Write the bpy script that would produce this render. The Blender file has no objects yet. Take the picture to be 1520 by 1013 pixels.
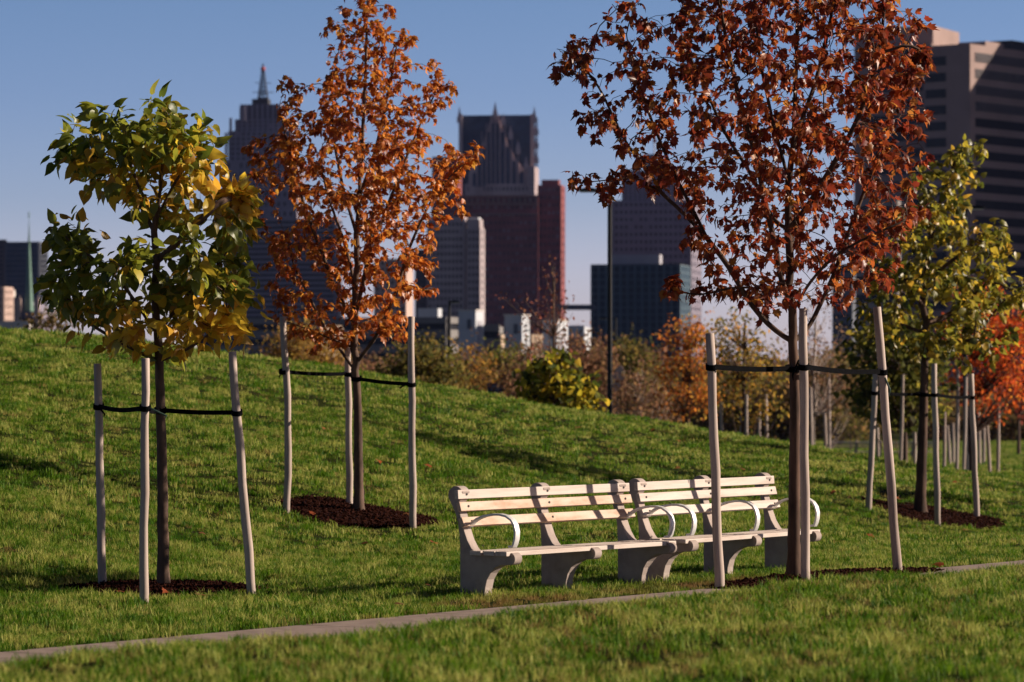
import bpy, math, random
import numpy as np
from mathutils import Vector, Matrix
random.seed(7); RNG = np.random.default_rng(11)
C = bpy.context.scene.collection
F, PX0, HY, CAMZ = 5700.0, 760.0, 560.0, 1.65          # focal length in photo pixels, centre column, horizon row, eye height
SUN_AZ, SUN_EL = math.radians(81), math.radians(23)
def wx(px, Y): return (px-PX0)/F*Y
def wz(py, Y): return CAMZ-(py-HY)/F*Y
def P(px, py, Y): return Vector((wx(px, Y), Y, wz(py, Y)))

# ------------------------------------------------------------------ materials
MATS = {}
def nodes(name):
    m = bpy.data.materials.new(name); m.use_nodes = True
    nt = m.node_tree; bs = nt.nodes['Principled BSDF']; MATS[name] = m
    return m, nt, bs
def N(nt, t, **kw):
    n = nt.nodes.new(t)
    for k, v in kw.items():
        if k in n.inputs: n.inputs[k].default_value = v
        else: setattr(n, k, v)
    return n
def ramp(nt, fac, stops):
    r = nt.nodes.new('ShaderNodeValToRGB'); e = r.color_ramp.elements
    while len(e) < len(stops): e.new(0.5)
    for el, (p, c) in zip(e, stops): el.position = p; el.color = (*c, 1)
    nt.links.new(fac, r.inputs['Fac']); return r
def surface(name, c1, c2, scale=4, rough=0.8, bump=0.0, bscale=None, metal=0, spec=0.4, stretch=None, detail=6, lo=.35, hi=.65, c3=None):
    m, nt, bs = nodes(name); L = nt.links.new
    tc = N(nt, 'ShaderNodeTexCoord'); mp = N(nt, 'ShaderNodeMapping'); L(tc.outputs['Object'], mp.inputs['Vector'])
    if stretch: mp.inputs['Scale'].default_value = stretch
    no = N(nt, 'ShaderNodeTexNoise', Scale=scale, Detail=detail, Roughness=0.62); L(mp.outputs[0], no.inputs['Vector'])
    st = [(lo, c1), (hi, c2)]
    if c3: st = [(lo, c1), ((lo+hi)/2, c2), (hi, c3)]
    r = ramp(nt, no.outputs['Fac'], st); L(r.outputs[0], bs.inputs['Base Color'])
    bs.inputs['Roughness'].default_value = rough; bs.inputs['Metallic'].default_value = metal
    bs.inputs['Specular IOR Level'].default_value = spec
    if bump:
        n2 = N(nt, 'ShaderNodeTexNoise', Scale=bscale or scale*6, Detail=6); L(mp.outputs[0], n2.inputs['Vector'])
        b = N(nt, 'ShaderNodeBump', Strength=bump, Distance=0.0018); L(n2.outputs['Fac'], b.inputs['Height']); L(b.outputs[0], bs.inputs['Normal'])
    return m
def leafmat(name, trans=.36, rough=.42, tgain=2.0, spec=.45):
    m, nt, bs = nodes(name); L = nt.links.new
    at = N(nt, 'ShaderNodeAttribute', attribute_name='tint')
    L(at.outputs['Color'], bs.inputs['Base Color']); bs.inputs['Roughness'].default_value = rough
    bs.inputs['Specular IOR Level'].default_value = spec
    g = N(nt, 'ShaderNodeGamma', Gamma=0.9); L(at.outputs['Color'], g.inputs['Color'])
    mu = N(nt, 'ShaderNodeVectorMath', operation='SCALE'); mu.inputs['Scale'].default_value = tgain
    L(g.outputs[0], mu.inputs[0])
    tr = N(nt, 'ShaderNodeBsdfTranslucent'); L(mu.outputs[0], tr.inputs['Color'])
    mx = N(nt, 'ShaderNodeMixShader'); mx.inputs[0].default_value = trans
    L(bs.outputs[0], mx.inputs[1]); L(tr.outputs[0], mx.inputs[2])
    L(mx.outputs[0], nt.nodes['Material Output'].inputs['Surface'])
    return m
leafmat('leaf'); leafmat('leaf_far', trans=.4, tgain=2.0, spec=.15, rough=.7)
surface('bark', (.035,.020,.014), (.12,.068,.046), scale=9, rough=.95, bump=.8, bscale=40, stretch=(1,1,.25))
surface('bark_young', (.05,.03,.022), (.15,.09,.062), scale=12, rough=.9, bump=.5, bscale=50, stretch=(1,1,.3))
surface('stake_wood', (.24,.18,.15), (.44,.35,.30), scale=7, rough=.85, bump=.4, bscale=60, stretch=(1,1,.12), c3=(.54,.44,.38), lo=.3, hi=.7)
surface('strap', (.002,.002,.0025), (.004,.004,.005), scale=40, rough=.9, spec=.03)
surface('strap_green', (.03,.06,.045), (.05,.10,.07), scale=40, rough=.6)
surface('concrete', (.27,.215,.19), (.37,.30,.265), scale=7, rough=.9, bump=.35, bscale=90, c3=(.42,.35,.31), lo=.3, hi=.72)
surface('slat_wood', (.40,.30,.25), (.56,.47,.41), scale=5, rough=.7, bump=.25, bscale=30, stretch=(.25,3,3), c3=(.64,.56,.50), lo=.28, hi=.72)
surface('slat_wood_dappled', (.44,.25,.16), (.56,.40,.30), scale=7, rough=.7, bump=.25, bscale=30, stretch=(.5,2,2), c3=(.60,.48,.39), lo=.3, hi=.7)  # pinkish mottle: sunlight dappled by foliage, painted into the slat colour
surface('arm_metal', (.60,.59,.58), (.74,.73,.72), scale=20, rough=.5, metal=.3, bump=.05)
surface('bolt_metal', (.03,.028,.028), (.09,.085,.08), scale=60, rough=.5, metal=.8)
surface('path_concrete', (.17,.125,.105), (.25,.185,.155), scale=5, rough=.93, bump=.3, bscale=120, c3=(.29,.225,.19), lo=.3, hi=.7)
surface('mulch', (.009,.003,.002), (.040,.0115,.007), scale=30, rough=1, bump=.8, bscale=120, spec=.05)
surface('lamp_black', (.005,.005,.006), (.012,.012,.014), scale=10, rough=.5, spec=.25)
surface('lamp_lens', (.55,.5,.42), (.65,.6,.5), scale=10, rough=.3)
surface('pale_plaster', (.55,.50,.47), (.66,.61,.57), scale=.6, rough=.8)
surface('white_panel', (.46,.48,.52), (.56,.57,.61), scale=.3, rough=.7)
surface('sign_blue', (.015,.018,.06), (.025,.03,.09), scale=4, rough=.5)
surface('sign_mark', (.35,.33,.40), (.45,.43,.5), scale=4, rough=.6)
surface('sign_pink', (.55,.33,.26), (.68,.45,.36), scale=1.5, rough=.6)
surface('red_paint', (.35,.04,.03), (.45,.07,.05), scale=4, rough=.6)
def wallmat(name, c, v=.12, rough=.85):
    lo = tuple(x*(1-v) for x in c); hi = tuple(min(1, x*(1+v)) for x in c)
    return surface(name, lo, hi, scale=.12, rough=rough, detail=8)
wallmat('stone_purple', (.21,.185,.235)); wallmat('stone_tan', (.40,.33,.34)); wallmat('brick_red', (.22,.060,.060), .25)
wallmat('brick_trim', (.24,.16,.14)); wallmat('granite', (.44,.35,.36)); wallmat('copper_roof', (.018,.036,.085)); wallmat('concrete_deck', (.20,.185,.18))
wallmat('deck_tan', (.48,.35,.25)); wallmat('tower_tan', (.31,.215,.195)); wallmat('tower_grey', (.24,.215,.21)); wallmat('dark_brown', (.085,.06,.06)); wallmat('verdigris', (.16,.27,.22), .3)
wallmat('slate_blue', (.12,.13,.16)); wallmat('pink_stone', (.50,.36,.31)); wallmat('penthouse', (.35,.34,.38)); wallmat('metal_dark', (.03,.03,.035)); wallmat('teal_frame', (.10,.15,.19))
def glass(name, c, rough=.4, spec=.22):
    return surface(name, tuple(x*.6 for x in c), tuple(x*1.4 for x in c), scale=.35, rough=rough, spec=spec)
glass('glass_dark', (.018,.020,.030)); glass('glass_blue', (.014,.034,.080)); glass('glass_teal', (.006,.028,.050)); glass('glass_black', (.010,.010,.014), .4)
glass('glass_pale', (.20,.18,.22), .5)

# ground material
m, nt, bs = nodes('ground'); L = nt.links.new
tc = N(nt, 'ShaderNodeTexCoord')
n1 = N(nt, 'ShaderNodeTexNoise', Scale=.9, Detail=6, Roughness=.65); n2 = N(nt, 'ShaderNodeTexNoise', Scale=14, Detail=6, Roughness=.7)
L(tc.outputs['Object'], n1.inputs['Vector']); L(tc.outputs['Object'], n2.inputs['Vector'])
r1 = ramp(nt, n1.outputs['Fac'], [(.35, (.014,.020,.003)), (.52, (.024,.030,.004)), (.68, (.040,.036,.008))])
r2 = ramp(nt, n2.outputs['Fac'], [(.3, (.45,.45,.45)), (.7, (1.4,1.4,1.4))])
mx = N(nt, 'ShaderNodeVectorMath', operation='MULTIPLY'); L(r1.outputs[0], mx.inputs[0]); L(r2.outputs[0], mx.inputs[1]); L(mx.outputs[0], bs.inputs['Base Color'])
b = N(nt, 'ShaderNodeBump', Strength=1.0, Distance=.06); L(n2.outputs['Fac'], b.inputs['Height']); L(b.outputs[0], bs.inputs['Normal'])
bs.inputs['Roughness'].default_value = 1; bs.inputs['Specular IOR Level'].default_value = .05

# grass blade material: tint varies by clump and by patch of lawn
m, nt, bs = nodes('grass_blade'); L = nt.links.new
ge = N(nt, 'ShaderNodeNewGeometry'); oi = N(nt, 'ShaderNodeObjectInfo')
at = N(nt, 'ShaderNodeAttribute', attribute_name='dry', attribute_type='INSTANCER')
n1 = N(nt, 'ShaderNodeTexNoise', Scale=1.1, Detail=5, Roughness=.7); L(ge.outputs['Position'], n1.inputs['Vector'])
n2 = N(nt, 'ShaderNodeTexNoise', Scale=60, Detail=2); L(ge.outputs['Position'], n2.inputs['Vector'])
ad = N(nt, 'ShaderNodeMath', operation='MULTIPLY_ADD'); L(oi.outputs['Random'], ad.inputs[0]); ad.inputs[1].default_value = .42; n1s = N(nt, 'ShaderNodeMath', operation='MULTIPLY_ADD'); L(n1.outputs['Fac'], n1s.inputs[0]); n1s.inputs[1].default_value = .6; n1s.inputs[2].default_value = .13; L(n1s.outputs[0], ad.inputs[2])
ad2 = N(nt, 'ShaderNodeMath', operation='MULTIPLY_ADD'); L(n2.outputs['Fac'], ad2.inputs[0]); ad2.inputs[1].default_value = .35; L(ad.outputs[0], ad2.inputs[2])
r1 = ramp(nt, ad2.outputs[0], [(.48, (.013,.050,.002)), (.64, (.044,.115,.004)), (.82, (.100,.185,.008)), (.96, (.34,.34,.08))])
mxc = N(nt, 'ShaderNodeMix', data_type='RGBA'); L(at.outputs['Fac'], mxc.inputs['Factor']); L(r1.outputs[0], mxc.inputs[6]); mxc.inputs[7].default_value = (.22,.135,.045,1)
L(mxc.outputs[2], bs.inputs['Base Color']); bs.inputs['Roughness'].default_value = .6; bs.inputs['Specular IOR Level'].default_value = .12
mu = N(nt, 'ShaderNodeVectorMath', operation='SCALE'); mu.inputs['Scale'].default_value = 1.7; L(mxc.outputs[2], mu.inputs[0])
tr = N(nt, 'ShaderNodeBsdfTranslucent'); L(mu.outputs[0], tr.inputs['Color'])
ms = N(nt, 'ShaderNodeMixShader'); ms.inputs[0].default_value = .3; L(bs.outputs[0], ms.inputs[1]); L(tr.outputs[0], ms.inputs[2]); L(ms.outputs[0], nt.nodes['Material Output'].inputs['Surface'])

# ------------------------------------------------------------------ helpers
def tag(o, label=None, cat=None, group=None, kind=None):
    if label: o['label'] = label
    if cat: o['category'] = cat
    if group: o['group'] = group
    if kind: o['kind'] = kind
    return o
def thing(name, loc, label, cat, group=None, rz=0):
    o = bpy.data.objects.new(name, None); C.objects.link(o); o.location = loc; o.rotation_euler = (0,0,rz); o.empty_display_size = .2
    return tag(o, label, cat, group)
def link(name, me, mat, parent=None, world=True):
    o = bpy.data.objects.new(name, me); C.objects.link(o)
    if mat: me.materials.append(MATS[mat])
    if parent is not None:
        o.parent = parent
        if world: o.matrix_parent_inverse = (Matrix.LocRotScale(parent.location, parent.rotation_euler, None) if parent.parent is None else parent_world(parent)).inverted()
    return o
def parent_world(o):
    m = Matrix.LocRotScale(o.location, o.rotation_euler, o.scale)
    if o.parent: m = parent_world(o.parent) @ o.matrix_parent_inverse @ m
    return m
def fastmesh(name, V, Fc, smooth=False, colors=None):
    """V (n,3), Fc (m,k) equal-sided faces"""
    me = bpy.data.meshes.new(name); V = np.asarray(V, np.float32); Fc = np.asarray(Fc, np.int32); k = Fc.shape[1]
    me.vertices.add(len(V)); me.vertices.foreach_set('co', V.ravel())
    me.loops.add(Fc.size); me.loops.foreach_set('vertex_index', Fc.ravel())
    me.polygons.add(len(Fc)); me.polygons.foreach_set('loop_start', np.arange(0, Fc.size, k, dtype=np.int32))
    me.polygons.foreach_set('loop_total', np.full(len(Fc), k, np.int32))
    if smooth: me.polygons.foreach_set('use_smooth', np.ones(len(Fc), bool))
    if colors is not None:
        a = me.color_attributes.new('tint', 'FLOAT_COLOR', 'POINT')
        c = np.ones((len(V), 4), np.float32); c[:, :3] = colors; a.data.foreach_set('color', c.ravel())
    me.update(); me.validate(); return me
class MB:
    def __init__(s): s.v = []; s.f = []
    def add(s, vs, fs):
        n = len(s.v); s.v += [tuple(v) for v in vs]; s.f += [tuple(i+n for i in f) for f in fs]
    def box(s, x0, x1, y0, y1, z0, z1):
        s.add([(x0,y0,z0),(x1,y0,z0),(x1,y1,z0),(x0,y1,z0),(x0,y0,z1),(x1,y0,z1),(x1,y1,z1),(x0,y1,z1)],
              [(0,3,2,1),(4,5,6,7),(0,1,5,4),(1,2,6,5),(2,3,7,6),(3,0,4,7)])
    def quadbox(s, a, d1, l1, d2, l2, z0, z1):       # oriented box: corner a (x,y), unit dirs d1, d2
        p = [(a[0]+d1[0]*i*l1+d2[0]*j*l2, a[1]+d1[1]*i*l1+d2[1]*j*l2) for i, j in ((0,0),(1,0),(1,1),(0,1))]
        vs = [(x,y,z0) for x,y in p]+[(x,y,z1) for x,y in p]
        fs = [(0,3,2,1),(4,5,6,7),(0,1,5,4),(1,2,6,5),(2,3,7,6),(3,0,4,7)]
        if d1[0]*d2[1]-d1[1]*d2[0] < 0: fs = [f[::-1] for f in fs]
        s.add(vs, fs)
    def tube(s, pts, rad, seg=8, cap=True, wob=0):
        pts = [Vector(p) for p in pts]; n = len(pts); rings = []; up = None
        for i, p in enumerate(pts):
            t = (pts[min(i+1,n-1)]-pts[max(i-1,0)])
            t = t.normalized() if t.length > 1e-9 else Vector((0,0,1))
            if up is None: up = Vector((1,0,0)) if abs(t.x) < .9 else Vector((0,1,0))
            a = (up-t*up.dot(t)).normalized(); bb = t.cross(a); up = a
            r = rad[i] if hasattr(rad, '__len__') else rad
            rings.append([p+(a*math.cos(q)+bb*math.sin(q))*r*(1+wob*math.sin(3*q+i*1.7)+wob*.6*math.sin(5*q-i*2.3)) for q in (2*math.pi*j/seg for j in range(seg))])
        vs = [v for r in rings for v in r]; fs = []
        for i in range(n-1):
            for j in range(seg):
                k = (j+1) % seg; fs.append((i*seg+j, i*seg+k, (i+1)*seg+k, (i+1)*seg+j))
        if cap: fs.append(tuple(range(seg))[::-1]); fs.append(tuple((n-1)*seg+j for j in range(seg)))
        s.add(vs, fs)
    def prism(s, poly, y0, y1):                      # poly in (x,z), extruded along y
        n = len(poly); vs = [(x,y0,z) for x,z in poly]+[(x,y1,z) for x,z in poly]
        s.add(vs, [tuple(range(n)), tuple(range(2*n-1, n-1, -1))]+[(i, i+n, (i+1)%n+n, (i+1)%n) for i in range(n)])
    def build(s, name, mat, parent=None, smooth=False, bevel=0, world=True, bseg=2):
        me = bpy.data.meshes.new(name); me.from_pydata(s.v, [], s.f)
        if smooth: me.polygons.foreach_set('use_smooth', [True]*len(me.polygons))
        me.update(); o = link(name, me, mat, parent, world)
        if bevel:
            bv = o.modifiers.new('bevel', 'BEVEL'); bv.width = bevel; bv.segments = bseg; bv.limit_method = 'ANGLE'; bv.angle_limit = math.radians(40)
        return o

# ------------------------------------------------------------------ terrain
PD = np.array([.554, .833]); PD /= np.linalg.norm(PD); PN = np.array([PD[1], -PD[0]]); PO = np.array([-3.05, 22.9])
PATH_W = 2.3
def us(x, y):
    dx, dy = x-PO[0], y-PO[1]
    return dx*PN[0]+dy*PN[1], dx*PD[0]+dy*PD[1]
TAIL = [(125,-1.2),(175,-2.05),(350,-3.1),(900,-3.4),(9000,-3.4)]
COLS = [
 (-300, [(20,0),(27,.02),(40,.95),(52,2.2),(64,2.9),(78,2.6),(100,.6)]),
 (0,    [(20,0),(26.5,.0),(33,.28),(45,1.25),(56,2.18),(64,2.51),(76,2.1),(98,.2)]),
 (240,  [(20,0),(28,.0),(31,.02),(38,.40),(48,1.22),(57,1.95),(64,2.23),(76,1.8),(98,0)]),
 (400,  [(20,0),(30,.0),(35,.06),(38,.18),(40,.36),(42,.56),(53,1.28),(59,1.74),(65,1.99),(77,1.5),(98,-.1)]),
 (530,  [(20,0),(31,.0),(36,-.03),(38,.03),(40,.21),(42,.40),(46,.70),(53,1.12),(60,1.56),(66,1.79),(78,1.3),(98,-.2)]),
 (760,  [(20,0),(32,.0),(42,.16),(53,.58),(60,1.02),(67,1.28),(79,.85),(98,-.45)]),
 (900,  [(20,0),(33.5,.0),(43,.06),(53,.30),(60,.74),(68,1.02),(80,.6),(98,-.55)]),
 (1060, [(20,0),(35,.0),(45,.0),(53,.14),(61,.47),(69,.71),(80,.35),(98,-.65)]),
 (1240, [(20,0),(36,.0),(45,-.14),(50,-.22),(53,-.02),(57,.20),(65,.40),(79,.0),(98,-.72)]),
 (1365, [(20,0),(37,.0),(45,-.28),(50,-.50),(53,-.27),(57,.0),(64,.16),(78,-.25),(98,-.78)]),
 (1520, [(20,0),(38,.0),(45,-.25),(50,-.52),(53,-.40),(58,-.15),(65,-.04),(80,-.45),(98,-.85)]),
 (1900, [(20,0),(38,.0),(45,-.16),(53,-.30),(62,-.35),(72,-.4),(84,-.6),(98,-.95)]),
]
def pchip(xk, yk, x):
    xk = np.array(xk, float); yk = np.array(yk, float); h = np.diff(xk); d = np.diff(yk)/h
    mm = np.zeros(len(xk)); mm[0] = d[0]*0; mm[-1] = 0
    for i in range(1, len(xk)-1):
        if d[i-1]*d[i] > 0:
            w1, w2 = 2*h[i]+h[i-1], h[i]+2*h[i-1]; mm[i] = (w1+w2)/(w1/d[i-1]+w2/d[i])
    x = np.clip(x, xk[0], xk[-1]); i = np.clip(np.searchsorted(xk, x)-1, 0, len(xk)-2)
    t = (x-xk[i])/h[i]; t2, t3 = t*t, t*t*t
    return (2*t3-3*t2+1)*yk[i]+(t3-2*t2+t)*h[i]*mm[i]+(-2*t3+3*t2)*yk[i+1]+(t3-t2)*h[i]*mm[i+1]
def sstep(t): t = np.clip(t, 0, 1); return t*t*(3-2*t)
CREST_U = 4.6
_cr = []
for cpx, cpy in ((-300, 1014), (0, 982), (200, 962), (400, 946), (560, 933), (700, 921), (830, 905), (900, 895), (1065, 879), (1200, 865), (1340, 850), (1430, 845), (1520, 838), (1800, 815)):
    # ray column cpx meets the line u = CREST_U
    mth = (cpx-PX0)/F; A = PO+PN*CREST_U       # point A + s*PD with x/y = mth
    s_ = (mth*A[1]-A[0])/(PD[0]-mth*PD[1]); q = A+PD*s_
    _cr.append((s_, CAMZ-(cpy-HY)/F*q[1]-.050))
def height(x, y):
    x = np.asarray(x, float); y = np.asarray(y, float); yy = np.maximum(y, 18.0)
    px = np.clip(PX0+F*x/yy, -300, 1900); cp = np.array([c[0] for c in COLS], float)
    vals = np.array([pchip([k[0] for k in c[1]+TAIL], [k[1] for k in c[1]+TAIL], yy) for c in COLS])
    i = np.clip(np.searchsorted(cp, px)-1, 0, len(cp)-2); t = (px-cp[i])/(cp[i+1]-cp[i])
    ar = np.arange(px.size).reshape(px.shape); vf = vals.reshape(len(cp), -1); af = ar.ravel(); ii = i.ravel(); tt = t.ravel()
    p1, p2 = vf[ii, af], vf[ii+1, af]; p0 = vf[np.maximum(ii-1, 0), af]; p3 = vf[np.minimum(ii+2, len(cp)-1), af]
    lin = p1+(p2-p1)*tt
    # mild smoothing between columns (tangents from the neighbours, scaled to column spacing)
    h0 = np.where(ii > 0, cp[ii]-cp[np.maximum(ii-1, 0)], 1); h1 = cp[ii+1]-cp[ii]; h2 = np.where(ii+2 < len(cp), cp[np.minimum(ii+2, len(cp)-1)]-cp[ii+1], 1)
    s1 = np.where(ii > 0, (p2-p0)/(h0+h1), (p2-p1)/h1); s2 = np.where(ii+2 < len(cp), (p3-p1)/(h1+h2), (p2-p1)/h1)
    t2, t3 = tt*tt, tt**3
    z = ((2*t3-3*t2+1)*p1+(t3-2*t2+tt)*h1*s1+(-2*t3+3*t2)*p2+(t3-t2)*h1*s2).reshape(px.shape)
    u, s = us(x, y)
    z = z*sstep(-u/1.2)-.065*sstep((y-40)/18)*sstep((110-y)/30)
    und = .018*np.sin(x*1.7+y*.6)+.014*np.sin(x*.8-y*1.3+1)+.012*np.sin(x*3.1+y*2.2)
    z = z+und*sstep((-u-1.5)/3)*sstep((y-24)/4)
    cz = np.interp(s, [c[0] for c in _cr], [c[1] for c in _cr])
    b_ = sstep((u-PATH_W)/(CREST_U-PATH_W))
    z = np.where(u > PATH_W, cz*b_*(1-.25*sstep((u-CREST_U)/6))+.012*np.sin(x*2.3+y)*b_, z)
    return z
def hz(x, y): return float(height(np.array([x]), np.array([y]))[0])
def hit(px, py, y0=24., y1=200.):
    """ray through a photo pixel to the ground"""
    Y = np.arange(y0, y1, .02); zr = CAMZ-(py-HY)/F*Y; zg = height((px-PX0)/F*Y, Y)
    k = np.argmax(zg >= zr) if (zg >= zr).any() else len(Y)-1
    return Vector((wx(px, Y[k]), Y[k], float(zg[k])))
def axis(lo, a, b, hi, step, g=1.18):
    mid = list(np.arange(a, b+1e-6, step)); up = []; q = b; st = step
    while q < hi: st *= g; q += st; up.append(min(q, hi))
    dn = []; q = a; st = step
    while q > lo: st *= g; q -= st; dn.append(max(q, lo))
    return np.array(dn[::-1]+mid+up)
xs = axis(-4000, -14, 14, 4000, .25); ys = axis(-80, 14, 90, 9000, .28, 1.09)
X, Yg = np.meshgrid(xs, ys); Z = height(X, Yg)
uu, _ = us(X, Yg); Z = np.where((uu > .05) & (uu < PATH_W-.05), Z-.06, Z)
V = np.stack([X.ravel(), Yg.ravel(), Z.ravel()], 1); nx_ = len(xs)
I = (np.arange(len(ys)-1)[:, None]*nx_+np.arange(nx_-1)[None, :]).ravel()
tag(link('ground', fastmesh('ground', V, np.stack([I, I+1, I+1+nx_, I+nx_], 1), True), 'ground'), kind='structure')

# path: concrete slabs laid end to end with open joints
mb = MB(); sl = 1.5
for k in range(-8, 26):
    for a0, a1 in ((k*sl+.006, (k+1)*sl-.006),):
        a = PO+PD*a0; mb.quadbox(a, PD, a1-a0, PN, PATH_W, -.12, .012)
tag(mb.build('path', 'path_concrete', bevel=.008), kind='structure')

# ------------------------------------------------------------------ grass (individual blades in tufts)
MULCH = []   # (centre x, y, semi-axes, rotation)
def tuft(seed, n, rad, hmin, hmax, w):
    r = np.random.default_rng(seed); V = []; Fc = []
    for i in range(n):
        a = r.uniform(0, 2*math.pi); q = rad*math.sqrt(r.uniform(0, 1)); bx, by = q*math.cos(a), q*math.sin(a)
        h = r.uniform(hmin, hmax); d = r.uniform(0, 2*math.pi); lean = r.uniform(.15, .9)*h; dx, dy = math.cos(d), math.sin(d)
        pa = r.uniform(0, math.pi); ww = w*r.uniform(.7, 1.3)/2; sx, sy = ww*math.cos(pa), ww*math.sin(pa)
        k = len(V)
        V += [(bx-sx,by-sy,-.02),(bx+sx,by+sy,-.02),(bx+dx*lean*.35+sx*.8,by+dy*lean*.35+sy*.8,h*.6),(bx+dx*lean*.35-sx*.8,by+dy*lean*.35-sy*.8,h*.6),(bx+dx*lean,by+dy*lean,h)]
        Fc += [(k,k+1,k+2),(k,k+2,k+3),(k+3,k+2,k+4)]
    me = fastmesh('grass_tuft', np.array(V), np.array(Fc)); me.materials.append(MATS['grass_blade'])
    return bpy.data.objects.new('grass_tuft', me)
def grass_zone(name, label, y0, y1, dens, tufts, margin=1.0, base_scale=1.0, seed=3):
    r = np.random.default_rng(seed); xm = .1335*y1+margin; n = int(dens*2*xm*(y1-y0))
    x = r.uniform(-xm, xm, n); y = r.uniform(y0, y1, n)
    k = (np.abs(x) < .1335*y+margin); x, y = x[k], y[k]
    u, s = us(x, y); edge = .03*np.sin(s*5)+.03*np.sin(s*13+1)
    k = (u < -.02+edge) | (u > PATH_W+edge); x, y, u, s = x[k], y[k], u[k], s[k]
    dry = np.zeros(len(x))
    for (cx, cy, a, b, rot) in MULCH:
        c_, s_ = math.cos(rot), math.sin(rot); X1 = (x-cx)*c_+(y-cy)*s_; Y1 = -(x-cx)*s_+(y-cy)*c_
        ang = np.arctan2(Y1/b, X1/a); q = np.sqrt((X1/a)**2+(Y1/b)**2)-.05*np.sin(ang*5+cx)-.04*np.sin(ang*11)
        keep = (q > .98) | (r.uniform(0, 1, len(x)) < .015); x, y, u, s, dry = x[keep], y[keep], u[keep], s[keep], dry[keep]
    # worn strip between bench feet and path
    w = np.exp(-((u+.30)/.28)**2)*((s > 5.2) & (s < 11.0))*(.75+.4*np.sin(s*2.3+.5)+.3*np.sin(s*6.1)); dry = np.clip(w, 0, 1)
    keep = r.uniform(0, 1, len(x)) > dry*.45; x, y, dry = x[keep], y[keep], dry[keep]
    lump = np.sin(x*2.1+np.sin(y*1.3)*2)*np.sin(y*1.7+np.sin(x*1.1)*2)
    dry = np.clip(dry+(r.uniform(0, 1, len(x)) < .05+.05*(lump > .4))*.75+(r.uniform(0, 1, len(x)) < .20)*(u[keep] > PATH_W)*.7, 0, 1)
    z = height(x, y); me = bpy.data.meshes.new(name); me.vertices.add(len(x)); me.vertices.foreach_set('co', np.stack([x, y, z], 1).astype(np.float32).ravel())
    def at(nm, t, v): a = me.attributes.new(nm, t, 'POINT'); a.data.foreach_set('value' if t != 'FLOAT_VECTOR' else 'vector', v.astype(np.float32 if t != 'INT' else np.int32).ravel())
    n = len(x); eps = .15
    rot = np.stack([r.normal(0, .12, n), r.normal(0, .12, n), r.uniform(0, 6.283, n)], 1)
    at('rot', 'FLOAT_VECTOR', rot); at('scl', 'FLOAT', base_scale*np.clip(.92+.20*lump+r.normal(0, .26, n), .35, 1.8)*(1-.35*dry)); at('idx', 'INT', r.integers(0, len(tufts), n)); at('dry', 'FLOAT', dry)
    o = link(name, me, None); tag(o, label, 'grass', kind='stuff')
    col = bpy.data.collections.new(name+'_source')
    for t in tufts: col.objects.link(t)
    ng = bpy.data.node_groups.new(name, 'GeometryNodeTree')
    ng.interface.new_socket('Geometry', in_out='INPUT', socket_type='NodeSocketGeometry'); ng.interface.new_socket('Geometry', in_out='OUTPUT', socket_type='NodeSocketGeometry')
    gi, go = ng.nodes.new('NodeGroupInput'), ng.nodes.new('NodeGroupOutput')
    ip = ng.nodes.new('GeometryNodeInstanceOnPoints'); ci = ng.nodes.new('GeometryNodeCollectionInfo'); ci.inputs['Collection'].default_value = col
    ci.inputs['Separate Children'].default_value = True; ci.inputs['Reset Children'].default_value = True
    def named(nm, t): q = ng.nodes.new('GeometryNodeInputNamedAttribute'); q.data_type = t; q.inputs['Name'].default_value = nm; return q
    ra, sa, ia = named('rot', 'FLOAT_VECTOR'), named('scl', 'FLOAT'), named('idx', 'INT')
    K = ng.links.new
    K(gi.outputs[0], ip.inputs['Points']); K(ci.outputs[0], ip.inputs['Instance']); ip.inputs['Pick Instance'].default_value = True
    K(ia.outputs[0], ip.inputs['Instance Index']); K(ra.outputs[0], ip.inputs['Rotation']); K(sa.outputs[0], ip.inputs['Scale'])
    K(ip.outputs[0], go.inputs[0])
    md = o.modifiers.new('grass', 'NODES'); md.node_group = ng
    return o

# ------------------------------------------------------------------ stakes, straps, mulch
def stake(px, py, pxt, pyt, Y=None, r=.032, label='', group='wooden tree stakes', bend=0, depth=0, mat='stake_wood'):
    b = hit(px, py) if Y is None else Vector((wx(px, Y), Y, hz(wx(px, Y), Y)))
    t = Vector((wx(pxt, b.y+depth), b.y+depth, wz(pyt, b.y+depth)))
    b2 = b-(t-b).normalized()*.15; pts = []; rr = []
    for i in range(9):
        q = i/8; p = b2.lerp(t, q); p.x += bend*math.sin(q*math.pi)*.05+.004*math.sin(i*2.1+px); pts.append(p); rr.append(r*(1.06-.14*q)*(1+.04*math.sin(i*1.9+px)))
    mb = MB(); mb.tube(pts, rr, 12, wob=.03)
    o = mb.build('tree_stake', mat, smooth=False, bevel=.004, bseg=1)
    me = o.data; me.polygons.foreach_set('use_smooth', [len(p.vertices) == 4 for p in me.polygons])
    tag(o, label, 'stake', group); return b, t
def at_py(b, t, py):
    for i in range(101):
        p = b.lerp(t, i/100)
        if HY-(p.z-CAMZ)*F/p.y <= py: return p
    return t
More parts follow.
